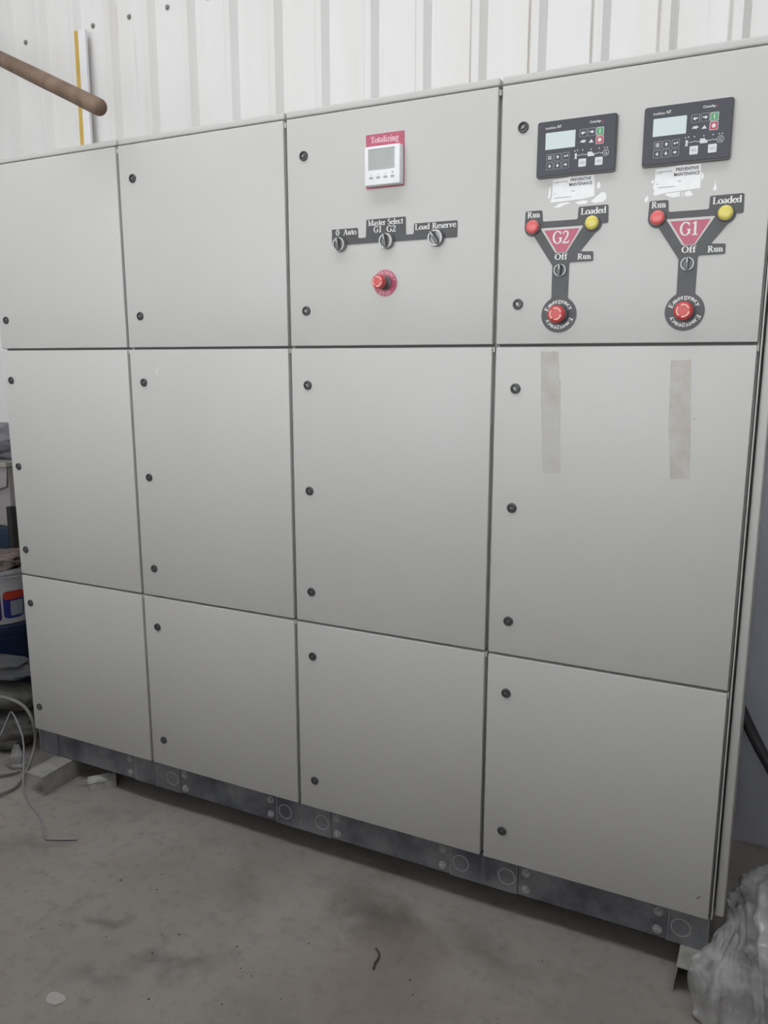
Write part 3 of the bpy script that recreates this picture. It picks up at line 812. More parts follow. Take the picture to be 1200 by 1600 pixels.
# ------------------------------------------------------------------ controllers, stickers and legend plates of the fourth cabinet
def controller(dx, dz):
    X = lambda v: v + dx
    y = -.012
    bm = bmesh.new()
    poly(bm, fillet([(X(2.1150), 1.9625 + dz), (X(2.2940), 1.9625 + dz), (X(2.2940), 2.0840 + dz), (X(2.1150), 2.0840 + dz)], .006), -.0095, 0, 0)
    poly(bm, fillet([(X(2.1165), 1.9665 + dz), (X(2.2920), 1.9665 + dz), (X(2.2920), 2.0828 + dz), (X(2.1165), 2.0828 + dz)], .005), y, -.0095, 1)
    cb = link('generator_controller', bm, [M['rim'], M['bezel']], c4)
    bm = bmesh.new(); poly(bm, rect(X(2.1350), X(2.2032), 2.0225 + dz, 2.0586 + dz, .001), y - .0006, y)
    link('screen', bm, M['lcd'], cb)
    def key(cx, cz, w, fill, line, icon):
        bm = bmesh.new()
        poly(bm, rect(X(cx) - w / 2, X(cx) + w / 2, cz + dz - w / 2, cz + dz + w / 2, .0018), y - .0006, y, 0)
        q = w / 2 - .0011
        poly(bm, rect(X(cx) - q, X(cx) + q, cz + dz - q, cz + dz + q, .0012), y - .0010, y, 1)
        for p in icon:
            poly(bm, [(X(cx) + a * w, cz + dz + b * w) for a, b in p], y - .0014, y, 2)
        link('key', bm, [M[line], M[fill], M['icon'] if fill != 'whitekey' else M['greyink']], cb)
    hand_l = [[(-.30, 0), (-.12, .2), (-.02, .12), (.3, .1), (.3, -.02), (.06, -.05), (.0, -.2), (-.16, -.16)]]
    hand_r = [[(.30, 0), (.12, .2), (.02, .12), (-.3, .1), (-.3, -.02), (-.06, -.05), (-.0, -.2), (.16, -.16)]]
    dia = [[(0, .24), (.2, .02), (.08, -.2), (-.08, -.2), (-.2, .02)]]
    up = [[(0, .26), (.24, 0), (.1, 0), (.1, -.2), (-.1, -.2), (-.1, 0), (-.24, 0)]]
    dn = [[(0, -.26), (.24, 0), (.1, 0), (.1, .2), (-.1, .2), (-.1, 0), (-.24, 0)]]
    rt = [[(.26, 0), (0, .24), (0, .1), (-.22, .1), (-.22, -.1), (0, -.1), (0, -.24)]]
    menu = [[(-.25, h - .035), (.25, h - .035), (.25, h + .035), (-.25, h + .035)] for h in (.2, .07, -.07, -.2)]
    enter = [[(-.3, 0), (-.1, .18), (-.1, .06), (.18, .06), (.18, .2), (.3, .2), (.3, -.06), (-.1, -.06), (-.1, -.18)]]
    bar = [[(-.06, -.26), (.06, -.26), (.06, .26), (-.06, .26)]]
    nul = [[(.24 * math.cos(a), .26 * math.sin(a)) for a in [i * math.pi / 6 for i in range(12)]]]
    txt = [[(-.3, .05), (.3, .05), (.3, .12), (-.3, .12)], [(-.3, -.12), (.3, -.12), (.3, -.05), (-.3, -.05)]]
    key(2.2208, 2.0495, .0168, 'bezel', 'outline', hand_l); key(2.2396, 2.0498, .0168, 'bezel', 'outline', hand_r)
    key(2.2580, 2.0494, .0168, 'green', 'icon', bar); key(2.2580, 2.0312, .0168, 'redkey', 'icon', nul)
    for (cx, cz), ic in zip(((2.1465, 2.0046), (2.1647, 2.0046), (2.1836, 2.0048), (2.1466, 1.9865), (2.1648, 1.9866), (2.1832, 1.9867)), (menu, up, enter, dia, dn, rt)):
        key(cx, cz, .0162, 'bezel', 'outline', ic)
    for cx in (2.2212, 2.2580):
        key(cx, 1.9868, .0170, 'whitekey', 'whitekey', txt)
    # printed icons and the single-line diagram
    bm = bmesh.new()
    yi = y - .0005
    def ip(pts): poly(bm, [(X(a), b + dz) for a, b in pts], yi, y)
    ip([(2.2145, 2.0300), (2.2170, 2.0340), (2.2240, 2.0352), (2.2285, 2.0315), (2.2245, 2.0310), (2.2235, 2.0275), (2.2215, 2.0300)])
    ip([(2.2335, 2.0275), (2.2445, 2.0275), (2.2420, 2.0310), (2.2392, 2.0350), (2.2365, 2.0310)])
    ip([(2.2030, 1.9960), (2.2045, 1.9960), (2.2058, 1.9985), (2.2071, 1.9960), (2.2086, 1.9960), (2.2075, 2.0020), (2.2085, 2.0080), (2.2031, 2.0080), (2.2041, 2.0020)])
    ip([(2.2080, 2.0030), (2.2190, 2.0030), (2.2230, 2.0050), (2.2230, 2.0062), (2.2190, 2.0040), (2.2080, 2.0040)])
    ip([(2.2235, 2.0030), (2.2330, 2.0030), (2.2330, 2.0040), (2.2235, 2.0040)])
    ip([(2.2325, 1.9990), (2.2475, 1.9990), (2.2475, 2.0040), (2.2430, 2.0055), (2.2420, 2.0085), (2.2325, 2.0085)])
    ip([(2.2475, 2.0030), (2.2550, 2.0030), (2.2590, 2.0050), (2.2590, 2.0062), (2.2550, 2.0040), (2.2475, 2.0040)])
    ip([(2.2595, 2.0030), (2.2660, 2.0030), (2.2660, 2.0040), (2.2595, 2.0040)])
    ring(bm, X(2.2727), 2.0033 + dz, .0062, .0070, yi, y, 20)
    for a, b in ((2.2033, 2.0135), (2.2091, 2.0141), (2.2209, 2.0137), (2.2395, 2.0134), (2.2576, 2.0136), (2.2697, 2.0138), (2.2758, 2.0136)):
        ip([(a - .0016, b + .0012), (a + .0002, b - .0016), (a + .0018, b - .0004), (a + .0002, b + .0016)])
    sans(bm, 'G', X(2.2727), 2.0033 + dz, .0075, .0065, yi)
    bmesh.ops.recalc_face_normals(bm, faces=bm.faces)
    link('mimic_diagram', bm, M['icon'], cb)
    bm = bmesh.new()
    sans(bm, 'InteliGen', X(2.1462), 2.0688 + dz, .0052, .0240, yi, 0, 0, .012)
    sans(bm, 'NT', X(2.1660), 2.0695 + dz, .0062, .0095, yi, 0, 0, .025)
    sans(bm, 'ComAp', X(2.2465), 2.0700 + dz, .0068, .0245, yi, 0, 0, .025)
    link('lettering', bm, M['white_ink'], cb)
    bm = bmesh.new(); poly(bm, [(X(2.2608), 2.0675 + dz), (X(2.2645), 2.0675 + dz), (X(2.2625), 2.0725 + dz)], yi, y)
    link('red_mark', bm, M['redkey'], cb)
    return cb
controller(0, 0)['label'] = 'black generator controller with pale screen, above the G1 plate'
controller(-.2365, -.0010)['label'] = 'black generator controller with pale screen, above the G2 plate'

def sticker(paper, logo, prev, main, extra, bits):
    bm = bmesh.new(); poly(bm, paper, -.0007, 0)
    s = link('maintenance_sticker', bm, M['paper'], c4)
    bm = bmesh.new()
    sans(bm, 'PREVENTIVE', *prev, .0066, .0465, -.0009, 0, 0, .025)
    sans(bm, 'MAINTENANCE', *main, .0070, .0520, -.0009, 0, 0, .025)
    link('lettering', bm, M['ink'], s)
    bm = bmesh.new()
    lx, lz = logo
    for i in range(9):
        a = lx - .0165 + i * .0037
        hh = .0046 if i == 2 else .0026
        poly(bm, rect(a, a + .0025, lz - hh / 2, lz + hh / 2), -.0009, -.0005)
    poly(bm, rect(lx - .0175, lx - .006, lz - .0034, lz - .0028), -.0009, -.0005)
    for cx, cz, w in extra:
        poly(bm, rect(cx - w / 2, cx + w / 2, cz - .0008, cz + .0008), -.0009, -.0005)
    link('faded_print', bm, M['greyink'], s)
    for b in bits:
        bm = bmesh.new(); poly(bm, b, -.0005, 0); link('paper_remnant', bm, M['paper'], c4)
sticker([(2.1440, 1.9580), (2.1857, 1.9605), (2.1870, 1.9620), (2.2360, 1.9610), (2.2375, 1.9560), (2.2385, 1.9110), (2.2000, 1.9090), (2.1700, 1.9075), (2.1445, 1.9030), (2.1420, 1.9060), (2.1435, 1.9150), (2.1400, 1.9210), (2.1430, 1.9300)],
        (2.1628, 1.9514), (2.2095, 1.9535), (2.2090, 1.9432), ((2.1953, 1.9293, .007), (2.1682, 1.9192, .036), (2.1490, 1.9270, .004)),
        [[(2.1660, 1.9060), (2.1980, 1.9075), (2.1975, 1.8970), (2.1820, 1.8965), (2.1700, 1.9010)],
         [(2.2075, 1.9060), (2.2180, 1.9085), (2.2245, 1.8985), (2.2180, 1.8965), (2.2075, 1.8970)],
         [(2.2025, 1.9070), (2.2045, 1.9070), (2.2040, 1.8970), (2.2015, 1.8970)],
         [(2.1355, 1.9340), (2.1405, 1.9370), (2.1420, 1.9310), (2.1380, 1.9290)],
         [(2.1240, 1.8990), (2.1290, 1.9050), (2.1325, 1.9000), (2.1310, 1.8930), (2.1250, 1.8915)],
         [(2.2680, 1.9260), (2.2695, 1.9160), (2.2720, 1.9060), (2.2690, 1.9030), (2.2650, 1.9040), (2.2665, 1.9150)],
         [(2.2385, 1.9440), (2.2430, 1.9400), (2.2440, 1.9330), (2.2395, 1.9250)]])
sticker([(1.9159, 1.9570), (1.9500, 1.9590), (1.9520, 1.9610), (2.0095, 1.9600), (2.0115, 1.9500), (2.0130, 1.9140), (1.9900, 1.9100), (1.9600, 1.9090), (1.9157, 1.9075), (1.9110, 1.9080), (1.9150, 1.9200)],
        (1.9347, 1.9515), (1.9805, 1.9537), (1.9805, 1.9435), ((1.9640, 1.9290, .007), (1.9400, 1.9170, .038), (1.9210, 1.9265, .004)),
        [[(1.9075, 1.9400), (1.9110, 1.9430), (1.9120, 1.9300), (1.9095, 1.9170), (1.9055, 1.9170), (1.9065, 1.9290)],
         [(2.0150, 1.9110), (2.0290, 1.9210), (2.0380, 1.9190), (2.0405, 1.9060), (2.0330, 1.9000), (2.0150, 1.8985), (2.0040, 1.9020)],
         [(1.9200, 1.8965), (1.9330, 1.9050), (1.9530, 1.9055), (1.9600, 1.9035), (1.9440, 1.9000), (1.9330, 1.8950)],
         [(2.0190, 1.9440), (2.0240, 1.9430), (2.0260, 1.9330), (2.0210, 1.9290), (2.0170, 1.9350)],
         [(1.9700, 1.9045), (1.9870, 1.9070), (1.9990, 1.9050), (1.9960, 1.8990), (1.9760, 1.8985)]])

def legend(dx, dz, num):
    cx, cz, r = 2.2238, 1.6535, .0420
    a_r = math.acos(.0195 / r)
    pts = [(2.1350, 1.8925), (2.1748, 1.8925), (2.1765, 1.8668), (2.2592, 1.8664), (2.2597, 1.8932), (2.3272, 1.8935), (2.3283, 1.8535), (2.3135, 1.8532)]
    lamp = (2.2933, 1.8545)
    pts += disc_pts(lamp[0], lamp[1], .0215, 6, R(-8), R(-85))
    pts += [(2.2680, 1.7950), (2.2980, 1.7935), (2.2985, 1.7720), (2.2436, 1.7715), (2.2433, 1.6535 + r * math.sin(a_r))]
    n = 30
    A0, A1 = a_r, -(math.pi + a_r)
    pts += [(cx + r * math.cos(A0 + (A1 - A0) * i / n), cz + r * math.sin(A0 + (A1 - A0) * i / n)) for i in range(1, n)]
    pts += [(2.2043, 1.6535 + r * math.sin(a_r)), (2.2038, 1.7662), (2.1575, 1.8345)]
    pts += disc_pts(2.1544, 1.8552, .0210, 6, R(-95), R(-190))
    pts = [(a + dx, b + dz) for a, b in pts]
    rr = [.004] * 8 + [0] * 6 + [.003, .003, .003, .005, .004] + [0] * 29 + [.004, .004, .004] + [0] * 6
    bm = bmesh.new(); poly(bm, fillet(pts, rr, 3), -.0018, 0)
    lp = link('legend_plate', bm, M['legend'], c4)
    lp['label'] = 'charcoal legend plate reading %s with lamps and stop button' % num
    D = lambda p: [(a + dx, b + dz) for a, b in p]
    bm = bmesh.new()
    poly(bm, fillet(D([(2.1728, 1.8515), (2.2732, 1.8515), (2.2362, 1.7940), (2.2100, 1.7940)]), .003), -.0024, -.001, 0)
    poly(bm, fillet(D([(2.1815, 1.8462), (2.2645, 1.8462), (2.2340, 1.7955), (2.2140, 1.7955)]), .002), -.0029, -.001, 1)
    link('emblem', bm, [M['silver'], M['redplate']], lp)
    bm = bmesh.new()
    yl = -.0022
    serif(bm, num, 2.2225 + dx, 1.8290 + dz, .0285, .0400, -.0032, 0, 1.1)
    serif(bm, 'Run', 2.1552 + dx, 1.8838 + dz, .0135, .0310, yl, 0, 1.2)
    serif(bm, 'Loaded', 2.2945 + dx, 1.8825 + dz, .0142, .0580, yl, 0, 1.2)
    serif(bm, 'Off', 2.2235 + dx, 1.7855 + dz, .0138, .0290, yl, 0, 1.2)
    serif(bm, 'Run', 2.2780 + dx, 1.7835 + dz, .0130, .0315, yl, 0, 1.2)
    for a0 in (0, 180):
        serif_arc(bm, 'Emergency', cx + dx, cz + dz, .0270, .0098, 166 + a0, 20 + a0, yl, 0, False, 1.3)
    link('lettering', bm, M['white_ink'], lp)
    for lx, lz, m in ((2.1550, 1.8552, 'redlamp'), (2.2935, 1.8550, 'yellowlamp')):
        bm = bmesh.new()
        lathe(bm, lx + dx, lz + dz, [(.0175, 0), (.0175, -.006), (.0155, -.009), (.0148, -.009)], 26, cap=False)
        bmesh.ops.recalc_face_normals(bm, faces=bm.faces)
        s = link('indicator_lamp', bm, M['greycollar'], c4, 35)
        s['label'] = ('red' if m == 'redlamp' else 'yellow') + ' round indicator lamp'
        bm = bmesh.new()
        lathe(bm, lx + dx, lz + dz, [(.0152, -.004), (.0152, -.013), (.0138, -.0155), (.009, -.0170), (.001, -.0174)], 26)
        bmesh.ops.recalc_face_normals(bm, faces=bm.faces)
        link('lens', bm, M[m], s, 50)
    selector(2.2232 + dx, 1.7547 + dz, .0150, 0.0, c4, .006, 'knob')
    stop_button(2.2238 + dx, 1.6535 + dz, .0205, .033, c4)
legend(0, 0, 'G1')
legend(-.2816, 0, 'G2')

# ------------------------------------------------------------------ channels under the plinth, offcuts, cables
def channel(name, x0, x1, y0, y1, h, th, m, label, bend=0.0, skew=0.0, left=True):
    bm = bmesh.new()
    def pb(a, b, c_, d, e, f):
        return box(bm, a, b, c_, d, e, f)
    pb(x0, x1, y0, y1, h - th, h)
    pb(x0, x0 + th, y0 if left else y0 + .22, y1, 0, h - th)   # a cut-back left leg
    pb(x1 - th, x1, y0, y1, 0, h - th)
    for v in bm.verts:
        if skew: v.co.x += skew * (v.co.y - y0)
        if bend and abs(v.co.y - y0) < 1e-4 and v.co.z < .01:
            v.co.x += bend if v.co.x < (x0 + x1) / 2 else -bend
    return tag(link(name, bm, M[m]), label, 'channel')
channel('steel_channel', .0835, .168, -.118, .52, .0755, .003, 'galv', 'pale grey steel channel under the plain cabinet beside the hose', skew=-.02, left=False)
channel('steel_channel', 2.317, 2.378, -.062, .52, .0755, .003, 'galv', 'grey steel channel under the controller cabinet beside the clear plastic heap', bend=-.008)
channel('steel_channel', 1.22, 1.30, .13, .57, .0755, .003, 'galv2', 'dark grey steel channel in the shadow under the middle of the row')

bm = bmesh.new()
def obox(bm, c, ang, lx, ly, z0, z1, mi=0, tilt=0.0):
    n0 = len(bm.verts)
    fs = box(bm, -lx / 2, lx / 2, -ly / 2, ly / 2, z0, z1, 0, mi)
    vs = list({v for f in fs for v in f.verts})
    bmesh.ops.rotate(bm, verts=vs, cent=(0, 0, 0), matrix=Matrix.Rotation(ang, 3, 'Z'))
    bmesh.ops.translate(bm, verts=vs, vec=(c[0], c[1], 0))
# folded offcut: top, front and back flange
ang = math.atan2(.070, .062)
obox(bm, (.302, .030), ang, .098, .040, .026, .0275)
for v in bm.verts:                                # the top slopes up to the back edge
    q = (v.co.x - .302) * -math.sin(ang) + (v.co.y - .030) * math.cos(ang)
    v.co.z += .010 * (q + .020) / .040
nx, ny = math.sin(ang), -math.cos(ang)
obox(bm, (.302 + nx * .0195, .030 + ny * .0195), ang, .098, .0015, 0, .026)
obox(bm, (.302 - nx * .0195, .030 - ny * .0195), ang, .098, .0015, 0, .036)
obox(bm, (.302 + nx * .0195, .030 + ny * .0195), ang, .098, .0030, .0262, .0286, 1)  # chrome strip added along the front fold as its highlight line
tag(link('metal_offcut', bm, [M['zinc'], M['chrome']]), 'small folded zinc offcut lying in front of the plinth', 'offcut')
bm = bmesh.new()
g = [[None] * 7 for _ in range(9)]
random.seed(9)
for i in range(9):
    for j in range(7):
        u, v = i / 8, j / 6
        p = Vector((.205 + .052 * u + .02 * v, -.018 + .020 * u + .040 * v, 0))
        h = .004 + .020 * abs(noise.noise(Vector((u * 4.1, v * 3.7, 2.2)))) + .012 * math.sin(v * math.pi) * random.random()
        g[i][j] = bm.verts.new(p + Vector((0, 0, h)))
for i in range(8):
    for j in range(6):
        bm.faces.new((g[i][j], g[i + 1][j], g[i + 1][j + 1], g[i][j + 1]))
tag(link('crumpled_wrapper', bm, M['film2']), 'crumpled clear wrapper scrap beside the zinc offcut', 'wrapper')

def cable(name, pts, r, m, label, cat, n=10, sub=8):
    bm = bmesh.new(); tube(bm, spline(pts, sub), r, n)
    return tag(link(name, bm, M[m], None, 60), label, cat)
# thick grey hose: a loop that rises over the sacks
cable('grey_hose', [(-.55, -.30, .013), (-.25, -.33, .013), (-.04, -.275, .013), (.026, -.187, .013), (.030, -.118, .013), (-.016, -.028, .03), (-.052, .04, .09),
                    (-.035, .026, .180), (-.063, .018, .241), (-.112, -.004, .274), (-.152, -.040, .288), (-.248, -.100, .270), (-.42, -.17, .22), (-.60, -.22, .12), (-.60, -.26, .05), (-.46, -.20, .014), (-.30, -.135, .013), (-.135, -.118, .013), (-.079, -.085, .013), (-.046, -.04, .013)],
      .0062, 'hose', 'thick grey hose looped beside the plain cabinet over the sacks', 'hose', 12)
cable('thin_cable', [(-.20, -.06, .06), (-.175, -.035, .10), (-.156, -.016, .145), (-.153, .02, .20), (-.115, .005, .205), (-.078, -.010, .19), (-.036, -.026, .15), (-.008, -.047, .10), (.030, -.088, .036), (.070, -.125, .005), (.120, -.150, .004),
                     (.175, -.181, .004), (.26, -.215, .004), (.334, -.263, .004), (.385, -.299, .004), (.396, -.300, .004), (.430, -.286, .004), (.483, -.259, .004)],
      .0034, 'cable', 'thin pale cable running from the sacks out across the floor', 'cable', 8)

# ------------------------------------------------------------------ clutter past the outer end of the row
def pillow(name, cx, cy, cz, rx, ry, rz, m, label, cat, seed, rot=0.0, amp=.22, zmin=None):
    bm = bmesh.new()
    bmesh.ops.create_icosphere(bm, subdivisions=5, radius=1)
    off = Vector((seed * 3.7, seed * 1.3, seed * 7.1))
    for v in bm.verts:
        p = v.co.copy()
        s = 1 + amp * (noise.noise(p * 1.4 + off) + .55 * (.5 - abs(noise.noise(p * 3.1 + off))) - .3 * abs(noise.noise(p * 7 + off)))
        q = Vector((math.copysign(abs(p.x) ** .75, p.x), math.copysign(abs(p.y) ** .75, p.y), math.copysign(abs(p.z) ** .8, p.z))) * s
        v.co = Vector((q.x * rx, q.y * ry, q.z * rz))
    bmesh.ops.rotate(bm, verts=bm.verts, cent=(0, 0, 0), matrix=Matrix.Rotation(rot, 3, 'Z'))
    for v in bm.verts:
        v.co += Vector((cx, cy, cz))
        if zmin is not None and v.co.z < zmin: v.co.z = zmin + (v.co.z - zmin) * .03
    return tag(link(name, bm, M[m], None, 80), label, cat)
pillow('sack', -.37, .060, .075, .24, .080, .074, 'sack', 'grey woven sack lying flat at the bottom of the sack pile', 'sack', 1, .35, .26, .002)
pillow('sack', -.35, .070, .212, .22, .070, .050, 'sack', 'pale grey slumped sack in the middle of the pile beside the hose', 'sack', 2, .40, .24)
pillow('sack', -.37, .072, .330, .23, .068, .046, 'sack2', 'slate grey sack on top of the pile in front of the navy bucket', 'sack', 3, .35, .24)

def bucket(name, cx, cy, z0, r0, r1, h, m, label, lid=None):
    t = thing(name, (cx, cy, z0), label, 'bucket')
    bm = bmesh.new()
    prof = [(r0, 0), (r0 + (r1 - r0) * .86, h * .86), (r1 + .006, h * .865), (r1 + .006, h * .89), (r1, h * .895), (r1, h * .985)]
    n = 40
    rings = [[bm.verts.new((cx + r * math.cos(2 * math.pi * i / n), cy + r * math.sin(2 * math.pi * i / n), z0 + z)) for i in range(n)] for r, z in prof]
    for a, b in zip(rings, rings[1:]):
        for i in range(n):
            bm.faces.new((a[i], a[(i + 1) % n], b[(i + 1) % n], b[i]))
    bm.faces.new(rings[0][::-1]); bm.faces.new(rings[-1])
    link('body', bm, M[m], t, 40)
    bm = bmesh.new()
    rings = [[bm.verts.new((cx + r * math.cos(2 * math.pi * i / n), cy + r * math.sin(2 * math.pi * i / n), z0 + z)) for i in range(n)] for r, z in ((r1 + .008, h * .93), (r1 + .010, h * .95), (r1 + .009, h), (r1 - .006, h + .004), (r1 - .014, h - .004))]
    for a, b in zip(rings, rings[1:]):
        for i in range(n):
            bm.faces.new((a[i], a[(i + 1) % n], b[(i + 1) % n], b[i]))
    bm.faces.new(rings[-1])
    link('lid', bm, M[lid or m], t, 40)
    # wire handle hanging on the side
    bm = bmesh.new()
    pts = [Vector((cx + (r1 + .012) * math.cos(a), cy + (r1 + .012) * math.sin(a), z0 + h * .84 - .07 * math.sin((a - R(20)) / R(140) * math.pi))) for a in [R(20 + 140 * i / 18) for i in range(19)]]
    tube(bm, pts, .0025, 6)
    link('handle', bm, M['bolt'], t, 60)
    return t, (cx, cy, z0, r0, r1, h)
def bucket_label(t, g, name, m, u0, u1, v0, v1, out=.0012, round_=.02):
    cx, cy, z0, r0, r1, h = g
    bm = bmesh.new()
    rm = (r0 + r1) / 2
    w, hh = (u1 - u0) * rm, (v1 - v0) * h
    pts = fillet([(0, 0), (w, 0), (w, hh), (0, hh)], round_, 5)
    # grid patch clipped to the rounded outline, wrapped on the cone
    vs = []
    nx, ny = 14, 18
    def inside_x(zz):
        xs = []
        for i in range(len(pts)):
            a, b = pts[i], pts[(i + 1) % len(pts)]
            if (a[1] - zz) * (b[1] - zz) <= 0 and a[1] != b[1]:
                xs.append(a[0] + (zz - a[1]) / (b[1] - a[1]) * (b[0] - a[0]))
        return (min(xs), max(xs)) if xs else (0, w)
    for j in range(ny + 1):
        zz = min(max(hh * j / ny, 1e-5), hh - 1e-5)
        xa, xb = inside_x(zz)
        row = []
        for i in range(nx + 1):
            an = u0 + (xa + (xb - xa) * i / nx) / rm
            f = v0 + zz / h
            r = r0 + (r1 - r0) * f + out
            row.append(bm.verts.new((cx + r * math.cos(an), cy + r * math.sin(an), z0 + f * h)))
        vs.append(row)
    for j in range(ny):
        for i in range(nx):
            bm.faces.new((vs[j][i], vs[j][i + 1], vs[j + 1][i + 1], vs[j + 1][i]))
    return link(name, bm, M[m], t, 60)
BX, BY = -.52, .300
bucket('navy_bucket', BX, BY, .0, .130, .150, .452, 'navy', 'tall navy bucket standing behind the sacks under the paint bucket')
pt, pg = bucket('paint_bucket', BX + .01, BY, .459, .130, .148, .232, 'bucket', 'white paint bucket with a blue and red label on the navy bucket')
lb = R(-36)
bucket_label(pt, pg, 'blue_label', 'labelblue', lb, lb + .62, .10, .60)
bucket_label(pt, pg, 'purple_label', 'labelpurple', lb - .78, lb - .06, .06, .62)
bucket_label(pt, pg, 'red_swoosh', 'labelred', lb + .01, lb + .61, .46, .62, .0022, .03)
bucket_label(pt, pg, 'text_block', 'labelgrey', lb + .20, lb + .58, .15, .43, .0022, .004)

pillow('brown_rag', BX + .03, BY - .01, .712, .135, .11, .035, 'rag', 'crumpled brown rag lying on the paint bucket lid', 'rag', 8, .2, .5, .696)

rack = thing('storage_rack', (-1.1, .55, 0), 'storage rack with dark post and blue beam beside the plain cabinet', 'rack')
for px, py in ((-.632, .485), (-1.75, .485), (-.632, .75), (-1.75, .75)):
    bm = bmesh.new()
    box(bm, px - .016, px + .016, py - .018, py + .018, 0, .90 if px > -1 else 1.6, .003)
    link('post', bm, M['post'], rack)
bm = bmesh.new(); box(bm, -1.732, -.650, .468, .498, .690, .800, .006); link('beam', bm, M['beam'], rack, 30)
bm = bmesh.new(); box(bm, -1.732, -.650, .735, .765, .690, .800, .006); link('beam', bm, M['beam'], rack, 30)
bm = bmesh.new(); box(bm, -1.74, -.648, .498, .735, .780, .800); link('shelf_board', bm, M['board'], rack)
bm = bmesh.new(); box(bm, -1.74, -.645, .70, .735, .35, .69); link('back_board', bm, M['board'], rack)

cr = thing('carton', (-.9, .60, .801), 'pale dusty carton standing on the blue rack beam', 'carton')
bm = bmesh.new(); box(bm, -1.20, -.655, .50, .73, .8015, 1.075, .004); link('carton_body', bm, M['carton'], cr)
bm = bmesh.new()
vs = [bm.verts.new(p) for p in ((-1.20, .496, 1.075), (-.655, .496, 1.075), (-.655, .484, .99), (-1.20, .480, .81))]
vb = [bm.verts.new(v.co + Vector((0, .004, 0))) for v in vs]
bm.faces.new(vs); bm.faces.new(vb[::-1])
for i in range(4): bm.faces.new((vs[i], vb[i], vb[(i + 1) % 4], vs[(i + 1) % 4]))
bmesh.ops.recalc_face_normals(bm, faces=bm.faces)
link('flap', bm, M['carton'], cr)
bm = bmesh.new(); box(bm, -1.25, -.64, .48, .74, 1.0765, 1.098, .002)
tag(link('pale_board', bm, M['galv']), 'pale beige board lying on top of the dusty carton', 'board')
pillow('wrapped_roll', -.80, .62, 1.180, .22, .10, .078, 'greybag', 'slate grey wrapped roll resting on the pale board', 'roll', 5, .0, .3, 1.0985)

# thin clear bag on the floor by the hose
def film_heap(name, cx, cy, rx, ry, h, seed, m, label, cat, sub=5, amp=.5, zc=.4, folds=26):
    bm = bmesh.new()
    bmesh.ops.create_icosphere(bm, subdivisions=sub, radius=1)
    rnd = random.Random(seed)
    fl = []
    for _ in range(folds):
        d = Vector((rnd.uniform(-1, 1), rnd.uniform(-1, 1), rnd.uniform(-.6, .6))).normalized()
        fl.append((d, rnd.uniform(-.8, .8), rnd.uniform(.05, .16)))
    off = Vector((seed, seed * 2.1, seed * .7))
    for v in bm.verts:
        p = v.co.copy()
        s = 1 + amp * noise.noise(p * 1.3 + off)
        for d, o, w in fl:
            s -= .10 * amp * max(0, 1 - abs(p.dot(d) - o + .15 * noise.noise(p * 2 + off)) / w)
        s += .10 * amp * noise.noise(p * 6 + off)
        q = p * s
        z = (q.z + zc) * h / (1 + zc)
        flare = 1 + (.25 if z < .02 else 0)
        v.co = Vector((cx + q.x * rx * flare, cy + q.y * ry * flare, max(z, .003 + .006 * abs(noise.noise(p * 9 + off)))))
    return tag(link(name, bm, M[m], None, 28), label, cat)
film_heap('clear_bag', -.100, -.006, .040, .028, .085, 3, 'film2', 'small crumpled clear bag lying inside the loop of hose', 'bag', 4)

pf = thing('plastic_film', (2.47, .05, 0), 'milky clear plastic film heaped on the floor against the channel end', 'plastic film')
def film_sheet(net, m, seed, nu=64, nv=72, fold=.0075, crumple=.017, along=(3.6, .8)):
    """a sheet hung over a net of points, with long folds and crushed facets"""
    rows, cols = len(net), len(net[0])
    net = [[Vector(p) for p in r] for r in net]
    def cr(p0, p1, p2, p3, t):
        return 0.5 * ((2 * p1) + (p2 - p0) * t + (2 * p0 - 5 * p1 + 4 * p2 - p3) * t * t + (3 * p1 - p0 - 3 * p2 + p3) * t ** 3)
    def pick(L, t):
        n = len(L) - 1
        f = min(max(t * n, 0), n - 1e-6); i = int(f)
        return cr(L[max(i - 1, 0)], L[i], L[min(i + 1, n)], L[min(i + 2, n)], f - i)
    off = Vector((seed * 1.7, seed * 3.1, seed * .9))
    bm = bmesh.new()
    G = []
    for a in range(nv + 1):
        row = []
        for b in range(nu + 1):
            u, v = b / nu, a / nv
            p = pick([pick(r, u) for r in net], v)
            e = .01
            du = pick([pick(r, min(u + e, 1)) for r in net], v) - pick([pick(r, max(u - e, 0)) for r in net], v)
            dv = pick([pick(r, u) for r in net], min(v + e, 1)) - pick([pick(r, u) for r in net], max(v - e, 0))
            nn = du.cross(dv)
            nn = nn.normalized() if nn.length > 1e-9 else Vector((0, 0, 1))
            w = u + .10 * noise.noise(Vector((u * 3, v * 3, 1)) + off)
            q = Vector((w * along[0], v * along[1], 0)) + off
            d = fold * (1 - 2.6 * abs(noise.noise(q))) + fold * .3 * (1 - 2.5 * abs(noise.noise(q * 2.3)))
            c1 = noise.noise(Vector((u * 3.2, v * 4.2, 3)) + off, noise_basis='VORONOI_F1')
            c2 = noise.noise(Vector((u * 8, v * 9, 5)) + off, noise_basis='VORONOI_F1')
            d += crumple * (c1 - .4) + crumple * .45 * (c2 - .5)
            p = p + nn * d
            p.z = max(p.z, .003 + .004 * abs(noise.noise(q * 5)))
            row.append(bm.verts.new(p))
        G.append(row)
    for a in range(nv):
        for b in range(nu):
            bm.faces.new((G[a][b], G[a][b + 1], G[a + 1][b + 1], G[a + 1][b]))
    return link('film_sheet', bm, M[m], pf, 38)
